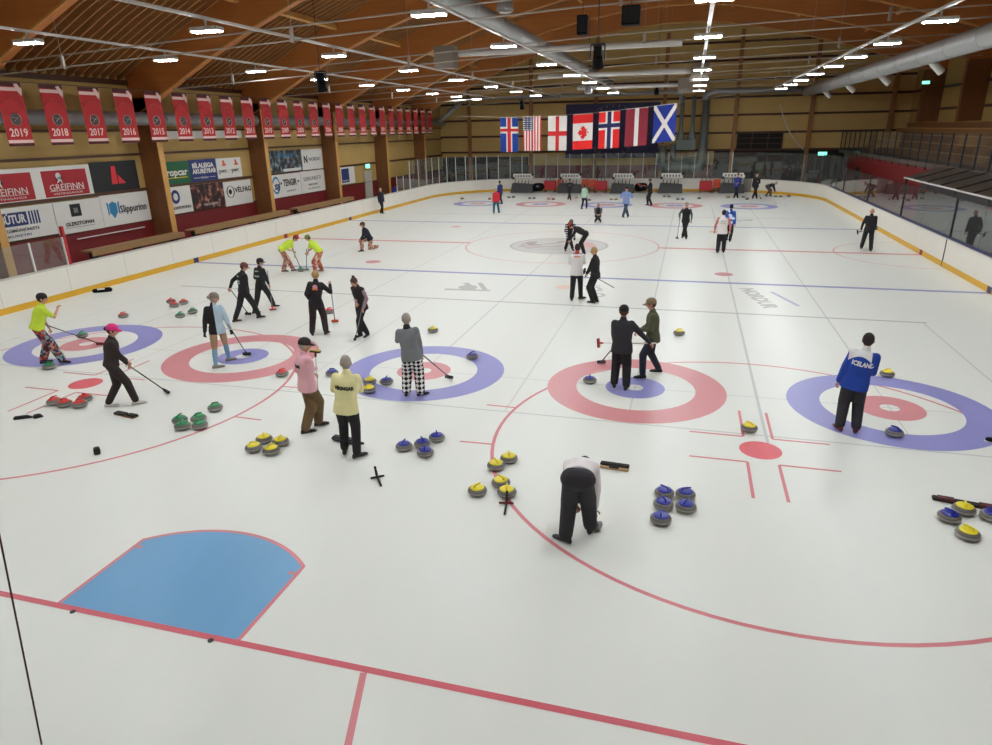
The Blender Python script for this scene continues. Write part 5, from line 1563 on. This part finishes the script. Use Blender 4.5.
person('person kneeling on one knee in navy jacket and pink patterned trousers', ((-8.40, 24.05), (-8.66, 23.1)), -135, 1.78, lean=26, hands=((-.12, .38, .52), (.14, .36, .48)), head=(10, 6), top=C_NAVY, legs=FLORAL2, hair=HAIR_BR, hat='cap', hatm=cloth('brown_cap', 84, 62, 52), pelvis=(0, -.05, .52), knee=((0, .6, -1), (0, 1, .6)), toe_down=(55, 0), bulk=1.15)
person('person in dark clothes standing against the left boards in the distance', ((-14.28, 37.3), (-14.10, 37.2)), 120, 1.68, lean=2, top=C_NAVY, legs=C_BLK, hair=HAIR_GR, vox=.024)
# centre left
PINK = cloth('pink_shirt', 226, 172, 182, .05)
person('person in pink shirt, olive trousers and black cap holding a broom head up', ((-.84, 4.92), (-.78, 5.28)), 38, 1.78, lean=1, side=-2, hands=((-.14, .16, 1.02), ('w', -.80, 5.38, 1.10)), head=(18, 10), top=PINK, legs=cloth('olive_brown', 110, 88, 58), hat='cap', hatm=C_BROWNBLK, hair=HAIR_GR, texts=[('text', 'NORGE', .07, .26, .33, -.02, TXK)], footdir=(12, 14), name_top='shirt', bulk=1.2, elbow=(None, (.7, -.6, -.8)))
broom('upright pale broom with yellow pad held by the person in pink shirt', (-.78, 5.45, 1.40), (-.80, 5.45, 1.0), 1.38, P_WHT, mat('broom_head_olive', srgb(70, 62, 40), .6), P_YEL)
CREAM = cloth('cream', 238, 230, 172, .04)
person('person in cream shirt seen from behind with black back lettering and arms folded', ((.24, 4.36), (.52, 4.26)), -20, 1.80, lean=2, side=6, hands=((.06, .17, 1.16), (-.02, .20, 1.12)), head=(-8, 2), top=CREAM, legs=C_BLK, hair=HAIR_GR, texts=[('text', 'VÍKINGAR', .08, .31, .31, -.02, TXK)], footdir=(0, 55), name_top='shirt', bulk=1.0, elbow=((-1, .1, -.6), (1, .1, -.6)))
GREYC = cloth('grey_cloth', 116, 120, 124)
person('person in grey sweater and black and white diamond trousers holding a broom', ((.24, 7.06), (.53, 7.12)), -18, 1.78, lean=1, side=-6, hands=((-.02, .22, 1.18), ('w', .56, 7.22, .84)), head=(10, 5), top=GREYC, legs=CHK, hair=HAIR_GR, bulk=1.3, footdir=(5, 60), name_top='sweater', collar=C_BLK, elbow=((-1, .1, -.5), None))
broom('grey broom with black head held by the person in diamond trousers', (.78, 8.17), (.58, 7.30, .80), 1.3, P_GREY)
SHIRTW = cloth('white_shirt', 226, 220, 220, .03)
person('person in white top and black trousers bending deeply over the ice at centre front', ((4.32, 2.70), (4.60, 3.02)), -3, 1.82, lean=96, hands=((-.06, .22, .36), ('w', 4.66, 3.04, .20)), head=(8, 118), top=SHIRTW, legs=C_CHAR, hair=HAIR_DK, pelvis=(-.01, -.10, .90), footdir=(-65, 4), name_top='shirt', bulk=1.3, elbow=((-.5, .2, .3), (1, 0, .3)), vox=.014)
broom('short dark broom end in the hand of the bending person', (4.70, 3.10), (4.66, 3.06, .16), .34, P_BLK, P_GREY, headrot=40)
person('person in black jacket and cap seen from behind reaching to the right', ((4.34, 8.50), (4.60, 8.40)), -2, 1.80, lean=2, hands=((-.16, .24, .88), ('w', 5.03, 8.58, .98)), head=(2, 4), top=C_CHAR, legs=C_BLK, hat='cap', hatm=C_BLK, hair=HAIR_BR, bulk=1.15, footdir=(-8, 12), elbow=(None, (.2, -.5, -.8)), texts=[])
broom('white and red broom held level across the legs of the person in black cap', (3.96, 8.76, .86), (5.05, 8.62, .97), 1.2, P_WHT, P_RED)
broom('black broom leaning from the person in black cap to the left on the ring', (3.90, 9.90), (4.28, 8.74, .80), 1.4, P_BLK)
OLIVE = cloth('olive', 84, 86, 62)
person('person in olive jacket and camouflage cap facing left beside the black cap', ((4.88, 9.15), (5.20, 9.62)), -98, 1.76, lean=4, hands=((-.10, .32, 1.08), (.10, .30, .98)), head=(5, 10), top=OLIVE, legs=cloth('dark_denim', 36, 38, 54), hat='cap', hatm=cloth('camo', 134, 116, 88), hair=HAIR_BR, footdir=(-4, 6), toe_down=(0, 0))
ICEL = None
m_, nt, b, tc = new_mat('iceland_jacket')
s_ = nt.nodes.new('ShaderNodeSeparateXYZ'); nt.links.new(tc.outputs['Object'], s_.inputs[0])
ax = nt.nodes.new('ShaderNodeMath'); ax.operation = 'ABSOLUTE'; nt.links.new(s_.outputs[0], ax.inputs[0])
x2 = nt.nodes.new('ShaderNodeMath'); x2.operation = 'MULTIPLY'; nt.links.new(ax.outputs[0], x2.inputs[0]); nt.links.new(ax.outputs[0], x2.inputs[1])
sc = nt.nodes.new('ShaderNodeMath'); sc.operation = 'MULTIPLY_ADD'; sc.inputs[1].default_value = 3.2; nt.links.new(x2.outputs[0], sc.inputs[0]); nt.links.new(s_.outputs[2], sc.inputs[2])
g1 = nt.nodes.new('ShaderNodeMath'); g1.operation = 'GREATER_THAN'; g1.inputs[1].default_value = 1.42; nt.links.new(sc.outputs[0], g1.inputs[0])
g2 = nt.nodes.new('ShaderNodeMath'); g2.operation = 'LESS_THAN'; g2.inputs[1].default_value = .175; nt.links.new(ax.outputs[0], g2.inputs[0])
g3 = nt.nodes.new('ShaderNodeMath'); g3.operation = 'MULTIPLY'; nt.links.new(g1.outputs[0], g3.inputs[0]); nt.links.new(g2.outputs[0], g3.inputs[1])
mx = nt.nodes.new('ShaderNodeMix'); mx.data_type = 'RGBA'; mx.inputs[6].default_value = srgb(24, 62, 156); mx.inputs[7].default_value = srgb(222, 220, 222)
nt.links.new(g3.outputs[0], mx.inputs[0]); nt.links.new(mx.outputs[2], b.inputs['Base Color'])
ICEL = m_
person('person in royal blue and white jacket lettered ICELAND seen from behind', ((8.44, 7.26), (8.70, 7.24)), 10, 1.84, lean=3, side=8, hands=(('w', 8.31, 7.32, .90), (.10, .28, 1.02)), head=(0, 6), top=ICEL, legs=C_CHAR, shoe=C_SHOER, hair=HAIR_DK, bulk=1.15, footdir=(-25, 10), texts=[('text', 'ICELAND', .105, .33, .315, .01, TXW)], vox=.014)
# mid field
person('person in white jersey with red collar harness seen from behind', ((2.24, 15.76), (2.48, 16.05)), -8, 1.80, lean=2, hands=((.04, .20, 1.2), (-.03, .22, 1.15)), head=(5, 12), top=SHIRTW, legs=C_BLK, hair=HAIR_DK, collar=cloth('harness_red', 190, 66, 60), texts=[('rect', '', .03, .2, .44, 0, TXO)], name_top='jersey', elbow=((-1, .1, -.6), (1, .1, -.6)), footdir=(-5, 60))
person('person in black with short blond hair standing right of the white jersey', ((2.93, 15.55), (3.02, 15.72)), -78, 1.76, lean=3, hands=((-.02, .30, .86), (.10, .28, .92)), head=(-5, 8), top=C_BLK, legs=C_BLK, hair=HAIR_BL, gen='f')
broom('black broom held level behind the blond person in black', (2.60, 15.92, .92), (2.78, 15.80, .86), 1.25, P_BLK)
person('person in black bending over at the centre emblem with red face cover', ((1.10, 23.95), (1.40, 24.05)), -100, 1.76, lean=62, hands=((-.12, .55, .55), (.12, .50, .5)), head=(0, 50), top=C_BLK, legs=C_BLK, hat='tophat', hatm=cloth('red_band', 176, 62, 50), hair=HAIR_DK, pelvis=(0, -.2, .9), bulk=1.1)
person('person with black and white striped sleeves bending behind the other at the centre', ((.45, 24.85), (.75, 25.0)), 160, 1.74, lean=55, hands=((-.16, .45, .5), (.16, .42, .45)), head=(0, 40), top=C_BLK, legs=C_BLK, sleeve=STRIPED, hat='beanie', hatm=cloth('grey_brown_hat', 92, 78, 66), hair=HAIR_GR, pelvis=(0, -.16, .9), glove=C_BLK)
person('person crouching on the far ice facing the viewer', ((.48, 34.7), (.78, 34.7)), 172, 1.74, lean=22, hands=((-.08, .42, .5), (.08, .42, .5)), head=(0, 5), top=C_BLK, legs=C_CHAR, sleeve=cloth('grey_sleeve', 96, 98, 92), pelvis=(0, -.18, .34), vox=.024, knee=((-.5, 1, .8), (.5, 1, .8)), bald=True)
person('person in pale blue jacket standing in the far middle', ((1.85, 37.0), (2.15, 37.1)), 180, 1.86, lean=2, hands=((-.12, .26, 1.2), (.12, .28, 1.1)), head=(0, 8), top=cloth('pale_blue', 128, 150, 200, .15), legs=cloth('grey_blue_trousers', 62, 72, 88), hair=HAIR_DK, hat='beanie', hatm=C_BLK, vox=.024, elbow=((-1, -.2, -.6), (1, -.2, -.6)), footdir=(-30, 5))
person('person in black standing far off with a red broom pointing left', ((2.9, 44.1), (3.15, 43.9)), -80, 1.84, lean=2, hands=((-.1, .35, 1.25), (.1, .2, .9)), top=C_BLK, legs=C_BLK, hair=HAIR_DK, vox=.026)
broom('red broom held out to the left by the far person in black', (2.2, 44.1, 1.42), (2.75, 44.05, 1.3), .9, P_RED, P_RED)
person('person in mint green jacket at the far end', ((-1.30, 41.2), (-1.0, 41.4)), 10, 1.64, lean=3, top=cloth('mint', 172, 200, 180), legs=C_BLK, hair=HAIR_DK, vox=.026, gen='f', bulk=.95)
person('person in black with red shoes before the second scoreboard cart', ((-3.25, 47.2), (-2.98, 46.8)), 170, 1.60, lean=3, hands=((-.12, .2, 1.25), (.12, .2, 1.2)), top=C_BLK, legs=C_BLK, shoe=mat('shoe_red', srgb(170, 40, 44), .5), hair=HAIR_DK, vox=.026)
person('person in red jacket and teal trousers at far left of the far houses', ((-6.56, 38.0), (-6.30, 38.3)), -25, 1.64, lean=2, top=cloth('red_jacket', 206, 44, 50), legs=cloth('teal', 36, 96, 112), hair=HAIR_GR, vox=.024)
person('person in navy standing just behind the red jacket', ((-7.86, 43.95), (-7.62, 43.95)), -50, 1.68, lean=2, top=cloth('deep_blue', 40, 44, 96), legs=C_NAVY, hair=HAIR_BR, vox=.026)
person('person in blue shirt standing before the rightmost scoreboard cart', ((8.92, 49.7), (9.16, 49.7)), 180, 1.84, lean=2, hands=((-.1, .2, 1.1), (.1, .2, 1.05)), top=cloth('indigo', 52, 56, 132), legs=C_NAVY, hair=HAIR_BR, vox=.026)
person('person in black with bald head standing near the far right', ((10.2, 49.3), (10.48, 49.4)), 180, 1.84, lean=2, hands=((-.1, .22, 1.2), (.24, .1, .85)), top=C_BLK, legs=C_BLK, bald=True, vox=.026)
broom('grey broom of the bald person in black at the far right', (10.75, 49.2), (10.08, 49.35, .9), 1.2, P_GREY)
person('person in navy bending to the stones at the far right', ((11.3, 51.2), (11.62, 51.3)), 80, 1.70, lean=75, hands=((-.1, .55, .25), (.12, .5, .3)), head=(0, 50), top=C_NAVY, legs=cloth('dull_brown', 92, 66, 58), hair=HAIR_GR, vox=.026, pelvis=(0, -.15, .78))
person('grey haired person in black walking with a stick', ((5.46, 29.5), (5.62, 29.1)), 184, 1.74, lean=2, hands=((-.27, .08, .88), (.30, .12, 1.02)), top=C_BLK, legs=C_BLK, hair=HAIR_GR, vox=.02, sleeve=cloth('mottled_grey', 84, 84, 86), bulk=1.1)
broom('grey stick held by the grey haired person in black', (5.20, 29.05), (5.27, 29.1, .98), 1.12, P_GREY)
person('person in white jersey with red trim seen from behind in the far middle right', ((6.95, 25.35), (7.20, 25.5)), 2, 1.83, lean=2, hands=((-.3, .1, .9), (.3, .1, .9)), head=(0, 3), top=SHIRTW, legs=C_BLK, hair=HAIR_DK, vox=.02, sleeve=cloth('jersey_red_sleeve', 206, 120, 112), texts=[('rect', '', .02, .2, .36, 0, TXG), ('rect', '', .02, .2, .28, 0, TXG)], bulk=1.1, name_top='jersey')
person('person in blue and white patterned jacket beside the white jersey', ((7.46, 28.9), (7.60, 28.5)), 20, 1.73, lean=2, top=BLUPAT, legs=C_BLK, hair=HAIR_DK, vox=.022)
person('bald person in black walking by the right boards with a broom in hand', ((12.96, 27.4), (13.20, 26.8)), 12, 1.78, lean=6, hands=((-.30, .06, .86), (.20, .16, .85)), head=(0, 12), top=C_BLK, legs=C_BLK, hair=HAIR_GR, vox=.018, bulk=1.1, bald=True)
broom('black headed broom held level by the person at the right boards', (12.66, 27.12, .75), (12.86, 27.1, .80), .6, P_GREY, P_BLK)
person('person in blue jacket behind the left boards in the distance', ((-15.9, 42.9), (-15.7, 43.1)), 100, 1.6, lean=30, top=cloth('bright_blue', 44, 70, 160), legs=C_BLK, hair=HAIR_DK, vox=.026, head=(0, 30))
person('person in grey green coat standing behind the left boards near the glass', ((-15.6, 45.9), (-15.5, 46.1)), 100, 1.82, lean=2, top=cloth('grey_green', 96, 108, 104), legs=C_BLK, hair=HAIR_DK, vox=.026)
